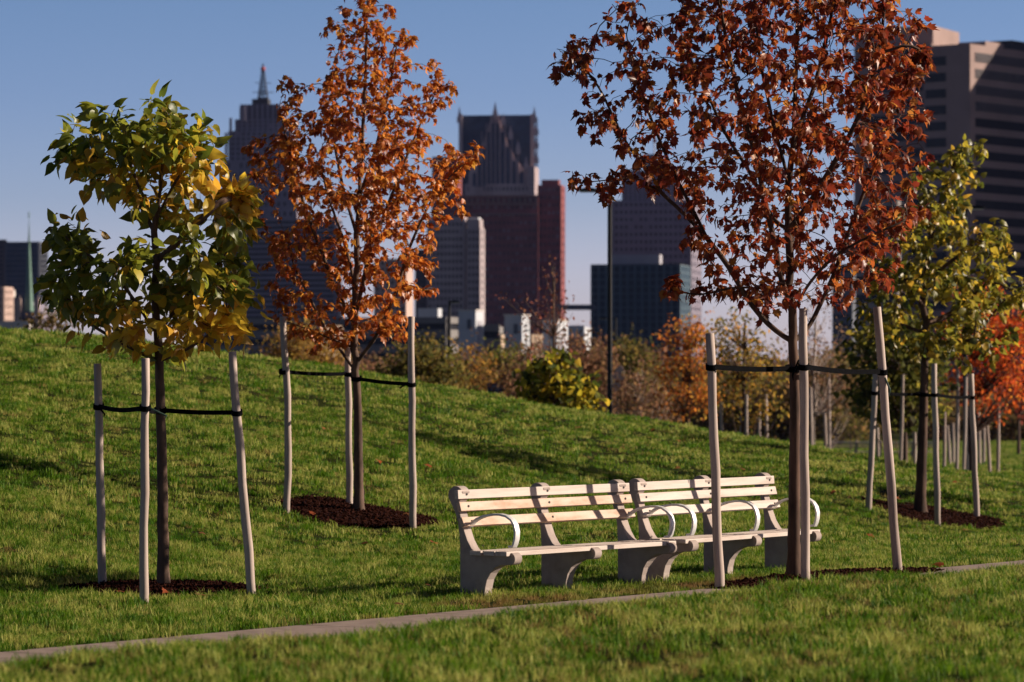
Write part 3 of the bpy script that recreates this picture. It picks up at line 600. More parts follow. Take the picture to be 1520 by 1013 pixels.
# ------------------------------------------------------------------ benches
def bench(name, label, origin, ang, arms, group):
    root = thing(name, origin, label, 'bench', group, ang)
    # local axes: x along the bench, -y towards the sitter's front; profile is given in (u, z)
    kn = [(.070+.068*math.cos(math.radians(a)), .765+.068*math.sin(math.radians(a))) for a in range(200, 19, -15)]
    fk = [(.565+.046*math.cos(math.radians(a)), .300+.046*math.sin(math.radians(a))) for a in range(75, -91, -15)]
    prof = [(.115,-.15),(.112,.20),(.112,.36),(.106,.47),(.092,.56),(.068,.63),(.035,.69)]+kn+[(.120,.74),(.098,.71),(.108,.64),(.130,.56),(.150,.50),(.178,.43),(.215,.372),(.235,.353),(.40,.350),(.54,.350)]+fk+[(.52,.252),(.475,.247),(.43,.228),(.39,.19),(.358,.14),(.342,.08),(.335,0),(.335,-.15)]
    for sx in (0, 1.085, 2.17):
        n = len(prof); vs = [(sx+a, -u, z) for a in (0, .1) for u, z in prof]
        mb = MB(); mb.add(vs, [tuple(range(n))[::-1], tuple(range(n, 2*n))]+[(i, (i+1)%n, (i+1)%n+n, i+n) for i in range(n)])
        me = bpy.data.meshes.new('support'); me.from_pydata(mb.v, [], mb.f); me.update()
        o = link('support', me, 'concrete', root, world=False)
        bv = o.modifiers.new('bevel', 'BEVEL'); bv.width = .006; bv.segments = 2; bv.limit_method = 'ANGLE'; bv.angle_limit = math.radians(50)
    x0, x1 = -.05, 2.32
    def slat(nm, u0, z0, u1, z1, th, mat, jx=0):
        # u0,z0 .. u1,z1 is the rear face, the plank stands th in front of it
        d = Vector((u1-u0, z1-z0)); nv = Vector((d.y, -d.x)).normalized()*th
        q = [(u0,z0),(u0+nv.x,z0+nv.y),(u1+nv.x,z1+nv.y),(u1,z1)]
        vs = [(x, -u, z) for x in (x0+jx, x1+jx) for u, z in q]; mb = MB(); mb.add(vs, [(3,2,1,0),(4,5,6,7),(0,1,5,4),(1,2,6,5),(2,3,7,6),(3,0,4,7)])
        o = mb.build(nm, mat, root, world=False, bevel=.004); return (u0+u1)/2+nv.x, (z0+z1)/2+nv.y
    bolts = []
    for (u0, z0, u1, z1, mt, jx) in ((.099,.735,.094,.803,'slat_wood',0), (.123,.640,.105,.707,'slat_wood_dappled' if arms[1] == 2 else 'slat_wood',.006), (.163,.525,.134,.590,'slat_wood_dappled' if arms[1] == 2 else 'slat_wood',-.006)):
        u, z = slat('back_slat', u0, z0, u1, z1, .034, mt, jx)
        for sx in (.05, 1.135, 2.22): bolts.append((sx+.01, u, z, 'y'))
    for k, (ua, ub) in enumerate(((.235,.335),(.352,.452),(.469,.572))):
        slat('seat_slat', ub, .354, ua, .354, -.034, 'slat_wood', (.0,.01,-.004)[k])
        for sx in (.05, 1.135, 2.22): bolts.append((sx, (ua+ub)/2, .388, 'z'))
    for (bx, u, z, ax) in bolts:
        mb = MB(); 
        if ax == 'y': mb.tube([(bx, -u+.002, z), (bx, -u-.006, z)], .009, 8)
        else: mb.tube([(bx, -u, z-.002), (bx, -u, z+.004)], .008, 8)
        mb.build('bolt', 'bolt_metal', root, world=False)
    for k in arms:
        sx = (0, 1.085, 2.17)[k]+.05
        path = [(.170,.530),(.20,.562),(.245,.590),(.31,.612),(.38,.624),(.45,.625),(.51,.614),(.555,.588),(.583,.550),(.596,.50),(.592,.45),(.580,.41),(.570,.389),(.535,.389)]
        w, th = .030, .008; vs = []; fs = []; n = len(path)
        for i, (u, z) in enumerate(path):
            a, b_ = path[max(i-1,0)], path[min(i+1,n-1)]; t = Vector((b_[0]-a[0], b_[1]-a[1])).normalized(); nn = Vector((t.y, -t.x))*th
            for (sg, ww) in ((1,-w),(1,w),(-1,w),(-1,-w)): vs.append((sx+ww, -(u+nn.x*sg), z+nn.y*sg))
        for i in range(n-1):
            for j in range(4): fs.append((i*4+j, i*4+(j+1)%4, (i+1)*4+(j+1)%4, (i+1)*4+j))
        fs += [(3,2,1,0), tuple((n-1)*4+j for j in range(4))]; mb = MB(); mb.add(vs, fs)
        o = mb.build('armrest', 'arm_metal', root, smooth=True, world=False, bevel=.002)
    return root
def copy_tree(o, parent=None):
    c = o.copy(); C.objects.link(c); c.parent = parent
    if parent is not None: c.matrix_parent_inverse = o.matrix_parent_inverse.copy()
    for ch_ in o.children: copy_tree(ch_, c)
    return c
B1 = bench('park_bench', 'near bench of the pair, pale wooden slats on concrete supports, by the path', (-.482, 28.82, 0), math.atan2(.824,.566), (0, 2), 'pale slatted benches')
B2 = bench('park_bench', 'far bench of the pair, partly hidden behind the red-leaved tree and its stakes', (.925, 30.98, 0), math.atan2(.853,.522), (0, 1, 2), 'pale slatted benches')
for k, px in enumerate((1309, 1393)):
    Yb = 172; c = copy_tree(B1); c.location = (wx(px, Yb), Yb, hz(wx(px, Yb), Yb)+.0); c.rotation_euler = (0, 0, math.radians(184))
    c['label'] = ('distant slatted bench beyond the hill, the left one of the far pair', 'distant slatted bench beyond the hill, the right one of the far pair, behind the stakes')[k]
    c['group'] = 'distant benches in a row'

# fallen leaves
fl = []
for i, (px, py) in enumerate([(968,645),(1006,657),(1075,655),(922,668),(640,700),(760,735),(560,690),(480,640),(1240,735),(1262,742),(1420,720),(300,800),(640,880),(590,905),(1290,800),(1010,700),(860,640),(1100,700),(250,890),(300,893),(180,888),(500,770),(560,778),(600,772),(460,768),(1130,868),(1250,860),(1300,858),(1400,845),(545,812),(640,812),(1150,700),(1330,745),(1430,792)]):
    p = hit(px, py); r = np.random.default_rng(i)
    Vv, Fc, k = leaf_arrays(np.array([[p.x, p.y, p.z+.05]]), r.normal(0,1,(1,3))*np.array([1,1,.2]), np.array([[.2,-.3,1.]]), np.array([.10]), MAPLE, .4, .4, r)
    o = link('fallen_leaf', fastmesh('fallen_leaf', Vv, Fc, False, np.repeat(np.array([[(.30,.07,.02),(.22,.09,.03)][i%2]]), k, axis=0)), 'leaf'); tag(o, 'small curled autumn leaf lying on the sunlit lawn', 'leaf', 'fallen leaves on the lawn')

# ------------------------------------------------------------------ grass
T1 = [tuft(i, 34, .075, .020, .055, .0048) for i in range(6)]
T2 = [tuft(20+i, 36, .11, .018, .050, .0072) for i in range(6)]
T3 = [tuft(40+i, 34, .16, .015, .045, .011) for i in range(5)]
grass_zone('grass', 'short sunlit lawn blades in the blurred foreground and around the benches', 12.5, 37, 120, T1, seed=5)
grass_zone('grass', 'short lawn grass covering the lower slope of the hill', 37, 54, 62, T2, seed=6)
grass_zone('grass', 'short lawn grass along the crest of the hill', 54, 92, 32, T3, seed=7, margin=2)
T4 = [tuft(60+i, 22, .30, .03, .09, .022) for i in range(4)]
grass_zone('grass', 'far lawn grass beyond the hill', 92, 275, 3.5, T4, seed=8, margin=3)
K_ = .665; SKY = [(p, (r*K_, g*K_, b*K_)) for p, r, g, b in ((0,1.40,1.30,1.95),(.028,1.12,1.09,1.74),(.0456,.80,.86,1.40),(.072,.62,.72,1.20),(.098,.54,.66,1.04),(.18,.19,.20,.33),(.5,.125,.112,.15))]
EXPO = 0.6
# ------------------------------------------------------------------ background planting
def bgtree(name, label, Y, trunk, blobs, leafsize, palette, cat='tree', r=.06, cl=22, spread=None, group=None, shape=OVAL, stems=None, depthf=.9, leafm='leaf_far', bark='bark_young', limbs=True):
    rng = np.random.default_rng(int(Y*7+blobs[0][0])); bx = trunk[0]; g = hz(wx(bx, Y), Y)
    root = thing(name, (wx(bx, Y), Y, g), label, cat, group); mb = MB()
    tp = [Vector((wx(bx, Y), Y, g-.2))]+[P(a, b_, Y) for a, b_ in trunk[1]]
    mb.tube(tp, list(np.linspace(r, r*.35, len(tp))), 8, cap=False)
    pos = []; mid = tp[1] if len(tp) > 1 else tp[0]
    W = (max(b_[0]+b_[2] for b_ in blobs)-min(b_[0]-b_[2] for b_ in blobs))/2/F*Y*depthf
    cxm = (max(b_[0]+b_[2] for b_ in blobs)+min(b_[0]-b_[2] for b_ in blobs))/2
    sp = spread or leafsize*2.2
    for (px, py, rx, ry, n) in blobs:
        nc = max(1, n//cl)
        for _ in range(nc):
            a = rng.uniform(0, 6.283); q = math.sqrt(rng.uniform(0, 1)); x_, y_ = px+rx*q*math.cos(a), py+ry*q*math.sin(a)
            t = min(abs(x_-cxm)/F*Y/max(W/depthf, .01), .97); c_ = P(x_, y_, Y); c_.y += W*math.sqrt(1-t*t)*rng.uniform(-1, 1)
            if limbs:
                # a twig from the nearest stem point below the cluster
                best = min(tp, key=lambda p: (p-c_).length+max(0, p.z-c_.z+.7*math.hypot(p.x-c_.x, p.y-c_.y))*4); mdl = best.lerp(c_, .5)+Vector((rng.normal(0,.05), rng.normal(0,.05), -.04*(c_-best).length))
                mb.tube([best, mdl, c_], [max(.008, r*.28), max(.006, r*.16), .004], 4, cap=False)
            k = rng.poisson(cl)
            for _ in range(k):
                o_ = rng.normal(0, sp, 3); pos.append((c_.x+o_[0], c_.y+o_[1], c_.z+o_[2]*.8))
    mb.build('trunk', bark, root, smooth=True)
    pos = np.array(pos); nl = len(pos); d = rng.normal(0, 1, (nl, 3)); d[:, 2] -= .6; nrm = rng.normal(0, .7, (nl, 3)); nrm[:, 2] += .8
    gz = height(pos[:, 0], pos[:, 1])+.05; pos[:, 2] = np.maximum(pos[:, 2], gz)
    Vv, Fc, k = leaf_arrays(pos, d, nrm, leafsize*rng.uniform(.6, 1.3, nl), shape, .3, .3, rng)
    link('crown', fastmesh('crown', Vv, Fc, False, np.repeat(palette(pos, rng), k, axis=0)), leafm, root)
    return root
ORANGE = pal_mix([(.42,.14,.02),(.32,.09,.016),(.46,.24,.035),(.15,.08,.015)], [4,3,2,1.6]); REDOR = pal_mix([(.48,.085,.014),(.36,.045,.010),(.50,.17,.02)], [4,3,2])
OLIVE = pal_mix([(.11,.09,.018),(.07,.065,.014),(.20,.13,.03),(.05,.05,.012)], [4,3,2,2]); BROWN = pal_mix([(.17,.085,.045),(.12,.06,.032),(.24,.13,.06),(.09,.06,.03)], [4,3,2,2])
OLBR = pal_mix([(.14,.10,.03),(.10,.075,.025),(.20,.11,.04),(.09,.08,.02)], [3,3,2,2]); DKGREEN = pal_mix([(.06,.065,.012),(.10,.10,.016),(.24,.19,.025),(.04,.045,.010)], [4,3,1.8,2])
YELGRN = pal_mix([(.13,.13,.013),(.36,.28,.02),(.04,.05,.008),(.44,.30,.02)], [2.5,3,3,2]); REDTW = pal_mix([(.22,.07,.04),(.15,.05,.03),(.28,.12,.06)], [3,2,1])

bgtree('young_tree', 'low yellow-leaved young tree just beyond the crest, below the bare reddish tree', 74, (826, [(826,600),(828,560),(826,535)]), [(828,540,20,14,90),(800,568,26,24,160),(850,568,28,26,190),(826,590,52,20,190),(872,588,14,20,70),(786,560,14,16,50)], .15, YELGRN, r=.035, cl=9, spread=.12, shape=HEART)
bgtree('bare_tree', 'thin nearly bare tree with reddish twigs in front of the red brick building', 84, (818, [(820,560),(822,500),(822,440),(820,395)]), [(820,420,14,32,26),(826,470,30,36,70),(800,480,22,36,36),(776,455,14,22,14),(845,450,12,32,12),(835,520,34,26,60),(800,530,34,24,50),(755,500,14,18,8),(860,500,10,14,6),(750,440,8,16,8),(820,400,10,14,10),(815,500,30,50,60)], .075, REDTW, r=.035, cl=4, spread=.12)
bgtree('willow_shrub', 'wide olive-green shrub at the foot of the short lamp post', 108, (622, [(622,560),(624,530)]), [(600,556,26,30,1300),(635,548,32,34,1700),(660,560,20,32,900),(585,575,20,20,500),(620,585,60,24,1300)], .13, OLIVE, cat='shrub', cl=30, spread=.3, r=.05)
bgtree('shrub', 'orange-brown shrub right of the short lamp post', 116, (706, [(706,580),(706,550)]), [(702,560,26,28,900),(694,525,10,22,160),(722,575,24,24,800),(690,590,30,20,600)], .11, pal_mix([(.20,.10,.025),(.15,.10,.025),(.28,.13,.02)], [3,3,2]), cat='shrub', cl=26, spread=.3, r=.05)
bgtree('round_tree', 'dark olive tree with rounded top behind the blue sign', 150, (748, [(748,580),(748,545)]), [(740,550,26,22,900),(765,545,26,24,900),(745,580,40,22,900)], .16, DKGREEN, cl=30, spread=.4, r=.1)
bgtree('shrub', 'reddish-brown shrub between the blue sign and the yellow young tree', 106, (760, [(760,590),(760,560)]), [(758,580,22,30,700),(775,560,18,24,300),(790,530,26,22,300)], .10, BROWN, cat='shrub', cl=22, spread=.28, r=.04)
bgtree('bushy_tree', 'broad brown bushy tree left of the tall lamp post', 128, (868, [(868,590),(870,550)]), [(850,540,26,30,900),(880,530,28,26,1000),(872,570,40,30,1500),(895,590,24,30,700),(845,510,16,12,120)], .13, BROWN, cl=26, spread=.34, r=.07)
bgtree('round_tree', 'olive-green round tree just right of the tall lamp post', 190, (932, [(932,580),(932,540)]), [(928,535,24,26,1300),(945,552,18,24,800),(925,575,30,20,900)], .22, OLIVE, cl=30, spread=.5, r=.12)
bgtree('bushy_tree', 'brown thicket tree with pale thin stems right of the tall lamp post', 118, (946, [(948,600),(950,570)]), [(930,595,26,34,700),(960,585,24,40,700),(985,600,20,34,500),(945,560,20,22,200)], .10, BROWN, cl=18, spread=.3, r=.045, bark='stake_wood')
bgtree('maple_tree', 'orange-brown maple between the tall lamp post and the olive tree beyond the crest', 108, (1021, [(1021,620),(1022,570),(1023,520),(1023,490)]), [(1035,485,18,18,180),(1012,510,28,30,520),(1035,525,24,36,500),(1005,555,28,30,420),(1040,575,22,40,420),(1012,598,26,24,260),(1046,600,12,24,120)], .11, ORANGE, cl=16, spread=.20, r=.07, group='autumn trees beyond the crest')
bgtree('young_tree', 'olive and yellow tree tied to stakes, seen between the left stake and the red-leaved tree', 96, (1103, [(1103,620),(1104,570),(1105,520),(1106,480)]), [(1110,475,28,16,110),(1078,495,24,24,200),(1112,515,34,32,440),(1085,550,34,32,440),(1135,545,28,36,360),(1100,590,36,28,330),(1140,595,24,30,180),(1120,622,20,14,50),(1076,592,14,24,80)], .105, pal_mix([(.17,.12,.02),(.10,.085,.015),(.34,.20,.03),(.42,.20,.03)], [4,3,2.4,1.8]), cl=20, spread=.22, r=.075, group='autumn trees beyond the crest')
bgtree('young_tree', 'sparse reddish-brown tree right of the trunk of the red-leaved tree', 112, (1207, [(1207,620),(1208,560),(1210,500),(1212,460)]), [(1212,465,24,26,110),(1228,505,30,34,220),(1195,520,26,34,180),(1235,550,28,34,280),(1205,575,26,36,220),(1250,590,22,30,200)], .09, BROWN, cl=12, spread=.22, r=.055, bark='stake_wood')
bgtree('young_tree', 'dark green tree with yellow tips behind the leaning stake', 86, (1343, [(1343,640),(1343,580),(1343,520),(1343,490)]), [(1300,515,34,32,380),(1345,510,34,38,460),(1380,530,26,40,300),(1290,560,28,34,320),(1335,575,36,36,480),(1375,590,26,32,280),(1300,598,28,24,240),(1345,608,30,22,240)], .14, DKGREEN, cl=14, spread=.2, r=.075, shape=HEART, group='autumn trees beyond the crest')
bgtree('maple_tree', 'bright orange-red maple at the right edge beyond the yellow-green tree', 98, (1437, [(1437,650),(1437,600),(1440,540),(1445,480),(1450,440)]), [(1455,430,24,20,170),(1480,470,34,34,460),(1440,500,40,40,520),(1500,515,30,34,420),(1460,550,44,36,620),(1495,575,26,32,360),(1430,575,30,30,300),(1470,605,30,16,200),(1520,490,24,30,260)], .115, REDOR, cl=16, spread=.19, r=.13, bark='bark', group='autumn trees beyond the crest')
bgtree('maple_tree', 'dull red maple at the very right edge, farther away than the bright one', 190, (1512, [(1512,620),(1512,570)]), [(1512,580,22,30,700),(1530,560,22,30,600)], .2, pal_mix([(.26,.05,.03),(.20,.04,.02)], [1,1]), cl=20, spread=.5, r=.1)
bgtree('shrub', 'golden shrub at the hill crest behind the stakes of the slender orange tree', 112, (430, [(430,560),(430,530)]), [(425,515,14,22,420),(450,505,22,24,700),(480,530,26,22,700),(410,530,14,14,200)], .12, pal_mix([(.27,.15,.03),(.20,.12,.03),(.30,.20,.04)], [3,3,1]), cat='shrub', cl=24, spread=.28, r=.05)
bgtree('shrub', 'brown shrub behind the crest, left of the right stake of the slender orange tree', 122, (560, [(560,580),(560,560)]), [(520,560,30,16,600),(560,560,26,18,600),(590,565,20,20,500)], .12, BROWN, cat='shrub', cl=24, spread=.3, r=.05)
bgtree('shrub', 'small brown shrub at the crest beside the green church spire', 100, (76, [(76,500),(76,480)]), [(68,480,18,10,260),(90,474,20,14,380),(60,487,14,5,80)], .10, OLBR, cat='shrub', cl=20, spread=.2, r=.04)
bgtree('shrub', 'low grey-green shrub beyond the far pair of benches', 205, (1262, [(1262,650),(1262,630)]), [(1250,628,16,16,260),(1272,626,20,18,360),(1262,640,24,8,200)], .14, OLIVE, cat='shrub', cl=22, spread=.4, r=.05)
bgtree('dense_tree', 'dark brown-green tree line tree behind the far benches', 240, (1240, [(1240,600),(1240,570)]), [(1230,570,34,30,900),(1265,560,30,34,900),(1210,600,34,24,700),(1280,600,34,24,700)], .3, OLBR, cl=26, spread=.7, r=.14)

for k, (px, Yt, lab) in enumerate([(1690, 66, 'orange-leaved tree out of view at the right, nearer one'), (1640, 74, 'orange-leaved tree out of view at the right, farther one'), (1880, 57, 'orange-leaved tree out of view at the far right')]):
    bgtree('young_tree', lab, Yt, (px, [(px,600),(px,520),(px,430)]), [(px-20,500,45,50,300),(px+25,440,45,50,260),(px,370,40,50,220)], .13, ORANGE, cl=12, spread=.2, r=.07, shape=HEART)
# tree line far behind everything: one soft mass of foliage with stems
def treeline(label, Y, spans, palette, leafsize, seed, dens=1.0):
    rng = np.random.default_rng(seed); pos = []
    for (p0, p1, top) in spans:
        n = int((p1-p0)*26*dens)
        cxs = rng.uniform(p0, p1, n//16)
        for c_ in cxs:
            t_ = top+7*math.sin(c_*.11)+5*math.sin(c_*.31+1); yb = rng.uniform(t_, 640); z = wz(yb, Y); 
            if z < hz(wx(c_, Y), Y): z = hz(wx(c_, Y), Y)+rng.uniform(0, 2)
            cy = Y+rng.uniform(-8, 8)
            for _ in range(18): pos.append((wx(c_, Y)+rng.normal(0, .7), cy+rng.normal(0, .7), z+rng.normal(0, .5)))
    pos = np.array(pos); nl = len(pos); d = rng.normal(0, 1, (nl, 3)); nrm = rng.normal(0, .7, (nl, 3)); nrm[:, 2] += .8
    Vv, Fc, k = leaf_arrays(pos, d, nrm, leafsize*rng.uniform(.6, 1.3, nl), OVAL, .3, .3, rng)
    return tag(link('far_woodland', fastmesh('far_woodland', Vv, Fc, False, np.repeat(palette(pos, rng), k, axis=0)), 'leaf_far'), label, 'woodland', kind='stuff')
treeline('brown and olive far-off wood filling the gap below the buildings', 330, [(380,560,545),(560,700,548),(700,860,540),(860,1000,535),(1000,1280,545),(1280,1400,560),(1400,1600,596)], BROWN, .5, 4, 1.5)
treeline('dull olive far-off wood behind the trees beyond the crest', 270, [(560,760,560),(980,1300,560),(1180,1280,545),(1380,1600,604)], OLBR, .42, 5, 1.3)
# dry tall grass strip at the far side of the lawn
rng = np.random.default_rng(3); n = 9000; px_ = rng.uniform(1380, 1640, n); yy = rng.uniform(285, 305, n); xx = (px_-PX0)/F*yy
pos = np.stack([xx, yy, height(xx, yy)], 1); d = rng.normal(0, .25, (n, 3)); d[:, 2] += 1; nrm = rng.normal(0, 1, (n, 3))
Vv, Fc, k = leaf_arrays(pos, d, nrm, rng.uniform(.5, 1.1, n), OVAL, .3, .2, rng)
cc = np.array([(.34,.19,.09)])*(1+rng.normal(0, .2, (n, 1)))
tag(link('dry_grass', fastmesh('dry_grass', Vv, Fc, False, np.repeat(cc, k, axis=0)), 'leaf_far'), 'strip of tall dry orange-brown grass along the far edge of the lawn', 'grass', kind='stuff')


# far stakes
FS = 'thin wooden stakes of the distant young trees'
for (a, b_, c_, d_, Y, l) in [
    (1072,660,1070,596,96,'short pale stake just right of the left thick stake'), (1099,655,1101,588,96,'distant pale stake under the olive tree, second of its row'), (1107,658,1108,586,95,'distant pale stake touching the trunk line of the olive tree'),
    (1138,664,1137,586,96,'distant pale stake at the right side of the olive tree'), (1125,660,1127,612,104,'thin distant stake between the two right-hand stakes of the olive tree'),
    (1205,672,1203,575,108,'distant grey stake just right of the trunk of the red-leaved tree'), (1231,675,1230,560,112,'tall distant stake left of the far benches'), (1226,675,1224,612,114,'short distant stake beside the tall one left of the far benches'),
    (1336,685,1340,556,84,'stake right of the leaning thick stake, before the dark green tree'), (1358,690,1357,620,90,'short stake beside the trunk of the yellow-green tree on its left'), (1303,690,1302,630,92,'short dark stake left of the leaning thick stake'),
    (1420,698,1422,548,97,'tall distant stake left of the black trunk of the orange-red maple'), (1430,700,1434,560,95,'distant stake leaning onto the black trunk of the orange-red maple'), (1401,696,1402,612,100,'short distant stake right of the yellow-green tree trunk'),
    (1410,680,1406,632,120,'short leaning distant stake in the group behind the yellow-green tree'), (1415,678,1414,628,122,'short upright distant stake in the group behind the yellow-green tree'),
    (1470,703,1463,608,99,'distant stake leaning left, left one of the pair at the right edge'), (1481,704,1482,598,98,'distant upright stake, right one of the pair at the right edge'), (1454,680,1452,612,125,'thin dark distant stake behind the right-hand stake'), (1460,680,1460,615,126,'thin dark distant stake left of the leaning one at the right edge')]:
    g = hz(wx(a, Y), Y); b0 = Vector((wx(a, Y), Y, g-.1)); t0 = P(c_, d_, Y); mb = MB(); rr = .045*(Y/96)
    if t0.z < g+.3: t0.z = g+1.6
    mb.tube([b0, b0.lerp(t0, .5)+Vector((.01,0,0)), t0], [rr, rr*.95, rr*.88], 8); tag(mb.build('tree_stake', 'stake_wood'), l, 'stake', FS)
for (p0, y0, p1, y1, Y, mt, l) in [(1390,577,1424,579,97,'pale_plaster','thin pale cross tie between the distant stakes behind the yellow-green tree'), (1440,628,1482,630,98.5,'strap','black tie joining the two distant stakes at the right edge'), (1204,612,1231,612,111,'stake_wood','thin tie between distant stakes left of the far benches')]:
    mb = MB(); mb.tube([P(p0, y0, Y), P((p0+p1)/2, (y0+y1)/2+1, Y), P(p1, y1, Y)], .025, 6); tag(mb.build('tie_strap', mt), l, 'tie strap')

# ------------------------------------------------------------------ lamps and signs
def lamp(px, pytop, Y, armpx, r, label, head=.42):
    g = hz(wx(px, Y), Y); x = wx(px, Y); zt = wz(pytop, Y); sg = 1 if armpx > px else -1; al = abs(armpx-px)/F*Y
    root = thing('street_lamp', (x, Y, g), label, 'street lamp', 'black street lamps')
    mb = MB(); mb.tube([(x,Y,g-.2),(x,Y,g+.5),(x,Y,g+.52),(x,Y,zt)], [r*1.5,r*1.5,r*1.05,r*.85], 16); mb.build('pole', 'lamp_black', root, smooth=False, bevel=.004)
    mb = MB(); mb.tube([(x,Y,zt-.12),(x+sg*al*.25,Y,zt-.03),(x+sg*(al-head*.8),Y,zt-.03)], [r*.42,r*.4,r*.4], 8); mb.build('arm', 'lamp_black', root)
    mb = MB(); x1 = x+sg*(al-head); x2 = x+sg*al; w = .13
    prof = [(min(x1,x2),zt-.07),(max(x1,x2),zt-.07),(max(x1,x2)-.02*1,zt-.02),((x1+x2)/2,zt+.03),(min(x1,x2)+.02,zt-.02)]
    mb.prism(prof, Y-w, Y+w); h = mb.build('lamp_head', 'lamp_black', root, bevel=.008)
    mb = MB(); mb.box(min(x1,x2)+.05, max(x1,x2)-.05, Y-w*.8, Y+w*.8, zt-.10, zt-.072); mb.build('lens', 'lamp_lens', h)
    return root
lamp(905, 280, 96, 858, .062, 'tall black street lamp with its arm to the left, nearest the camera', .5)
lamp(667, 447, 158, 683, .065, 'short black street lamp with its arm to the right, by the olive shrub')
lamp(914, 472, 240, 888, .075, 'distant street lamp peeking out left of the tall black lamp post', .7)
lamp(1433, 306, 96, 1462, .055, 'black street lamp with its arm to the right behind the yellow-green tree', .4)
# blue notice board
Y = 112; g = hz(wx(735, Y), Y); root = thing('notice_board', (wx(735, Y), Y, g), 'low dark blue notice board with faint pale lines, just beyond the crest', 'sign')
mb = MB(); mb.box(wx(723,Y), wx(747,Y), Y-.03, Y+.03, wz(596,Y), wz(569,Y)); pn = mb.build('panel', 'sign_blue', root, bevel=.01)
for k, (q0, q1, y0, y1) in enumerate([(729,744,573,574.5),(729,742,577,578.5),(729,745,582,583.5),(732,745,587,589)]):
    mb = MB(); mb.box(wx(q0,Y), wx(q1,Y), Y-.045, Y-.03, wz(y1,Y), wz(y0,Y)); mb.build('lettering_line', 'sign_mark', pn)
for q in (725, 745):
    mb = MB(); mb.tube([(wx(q,Y),Y+.06,g-.1),(wx(q,Y),Y+.06,wz(570,Y))], .035, 8); mb.build('post', 'lamp_black', root)
# pale oval panel half hidden by the tall lamp
Y = 125; g = hz(wx(919, Y), Y); root = thing('oval_sign', (wx(919, Y), Y, g), 'pale pink oval panel half hidden behind the tall lamp post', 'sign')
pts = [(wx(918,Y)+.20*math.cos(a)+.07*math.sin(a), wz(562,Y)+.42*math.sin(a)) for a in np.linspace(0, 2*math.pi, 28, endpoint=False)]
mb = MB(); mb.prism(pts, Y-.03, Y+.03); mb.build('panel', 'sign_pink', root, bevel=.008); mb = MB(); mb.tube([(wx(916,Y),Y+.06,g-.1),(wx(917,Y),Y+.06,wz(560,Y))], .03, 8); mb.build('post', 'lamp_black', root)

# ------------------------------------------------------------------ buildings
GZ = -4.0
class Bld:
    def __init__(s, name, label, cat, px, Y, group=None):
        s.root = thing(name, (wx(px, Y), Y, GZ), label, cat, group); s.wins = []
    def block(s, L, Cc, R, top, Y, th=8, wall='stone_tan', bot=None, style=None, nx=8, nz=20, ns=4, wf=.5, hf=.5, gl='glass_dark', proud=.35, name='wall', sgl=None, lit=0, margin=.0, headroom=0, inset=.03, jitter=0):
        th = math.radians(th); c = np.array([wx(Cc, Y), Y]); d1 = np.array([-math.cos(th), math.sin(th)]); d2 = np.array([math.sin(th), math.cos(th)])
        def ext(px, d): m_ = (px-PX0)/F; return (m_*c[1]-c[0])/(d[0]-m_*d[1])
        W = ext(L, d1); D = ext(R, d2) if R > Cc else None
        if D is None or D <= 0 or D > 120: D = max(18., min(W, 45.))
        z0 = GZ-1 if bot is None else wz(bot, Y); z1 = wz(top, Y); H = z1-z0
        mb = MB(); mb.quadbox(c, d1, W, d2, D, z0, z1)
        n1 = -d2; n2 = -d1                          # outward normals of the two visible faces
        for (dr, ln, nrm, n, g_) in ((d1, W, n1, nx, gl), (d2, D, n2, ns, sgl or gl)):
            if not style or n == 0: continue
            zt = z1-headroom*H; zb = z0; hz_ = (zt-zb)/nz; pw = (ln*(1-2*inset))/n; a0 = c+dr*ln*inset
            o_ = nrm*.0
            if style in ('grid', 'bands', 'fins'):
                # piers
                if style != 'bands':
                    for i in range(n+1):
                        w_ = pw*(1-wf); q = a0+dr*(i*pw-w_/2); mb.quadbox(q, dr, w_, nrm, proud, zb, zt)
                if style != 'fins':
                    for k in range(nz+1):
                        h_ = hz_*(1-hf); mb.quadbox(c+dr*ln*.0, dr, ln, nrm, proud*.8, max(zb, zb+k*hz_-h_/2), min(zt+.3, zb+k*hz_+h_/2))
                if inset > 0:
                    for q0, w_ in ((0, ln*inset), (ln*(1-inset), ln*inset)): mb.quadbox(c+dr*q0, dr, w_, nrm, proud, zb, zt)
            vis_rows = range(nz)
            for k in vis_rows:
                if style == 'fins' and k > 0: break
                za, zc = (zb+k*hz_+hz_*(1-hf)/2, zb+(k+1)*hz_-hz_*(1-hf)/2) if style != 'fins' else (zb, zt)
                if HY-(zc-CAMZ)*F/Y > 545: continue
                cols = range(n) if style != 'bands' else range(1)
                for i in cols:
                    if style == 'bands': q, w_ = c+dr*ln*inset, ln*(1-2*inset)
                    else: q, w_ = a0+dr*(i*pw+pw*(1-wf)/2), pw*wf
                    s.wins.append((tuple(q+nrm*.04), tuple(dr), w_, tuple(nrm), za, zc, g_ if RNG.uniform() > lit else 'glass_pale'))
        o = mb.build(name, wall, s.root); s.last = (c, d1, d2, W, D, z0, z1); return o
    def finish(s):
        s.wins.sort(key=lambda w: -(w[5]-w[4])*w[2]-w[5]*.001); rest = {}
        for i, (q, dr, w_, nrm, za, zc, g_) in enumerate(s.wins):
            if i < 100:
                mb = MB(); mb.quadbox(q, dr, w_, nrm, .08, za, zc); mb.build('window', g_, s.root)
            else: rest.setdefault(g_, MB()).quadbox(q, dr, w_, nrm, .08, za, zc)
        for g_, mb in rest.items(): tag(mb.build('window', g_, s.root), kind='stuff')
        return s.root
CAT = 'building'
b = Bld('office_tower', 'dark brown tower cut off by the left edge of the photo', CAT, -10, 1500); b.block(-70, 7, 9, 357, 1500, 4, 'dark_brown', style='bands', nz=34, ns=1, hf=.45, gl='glass_black'); b.finish()
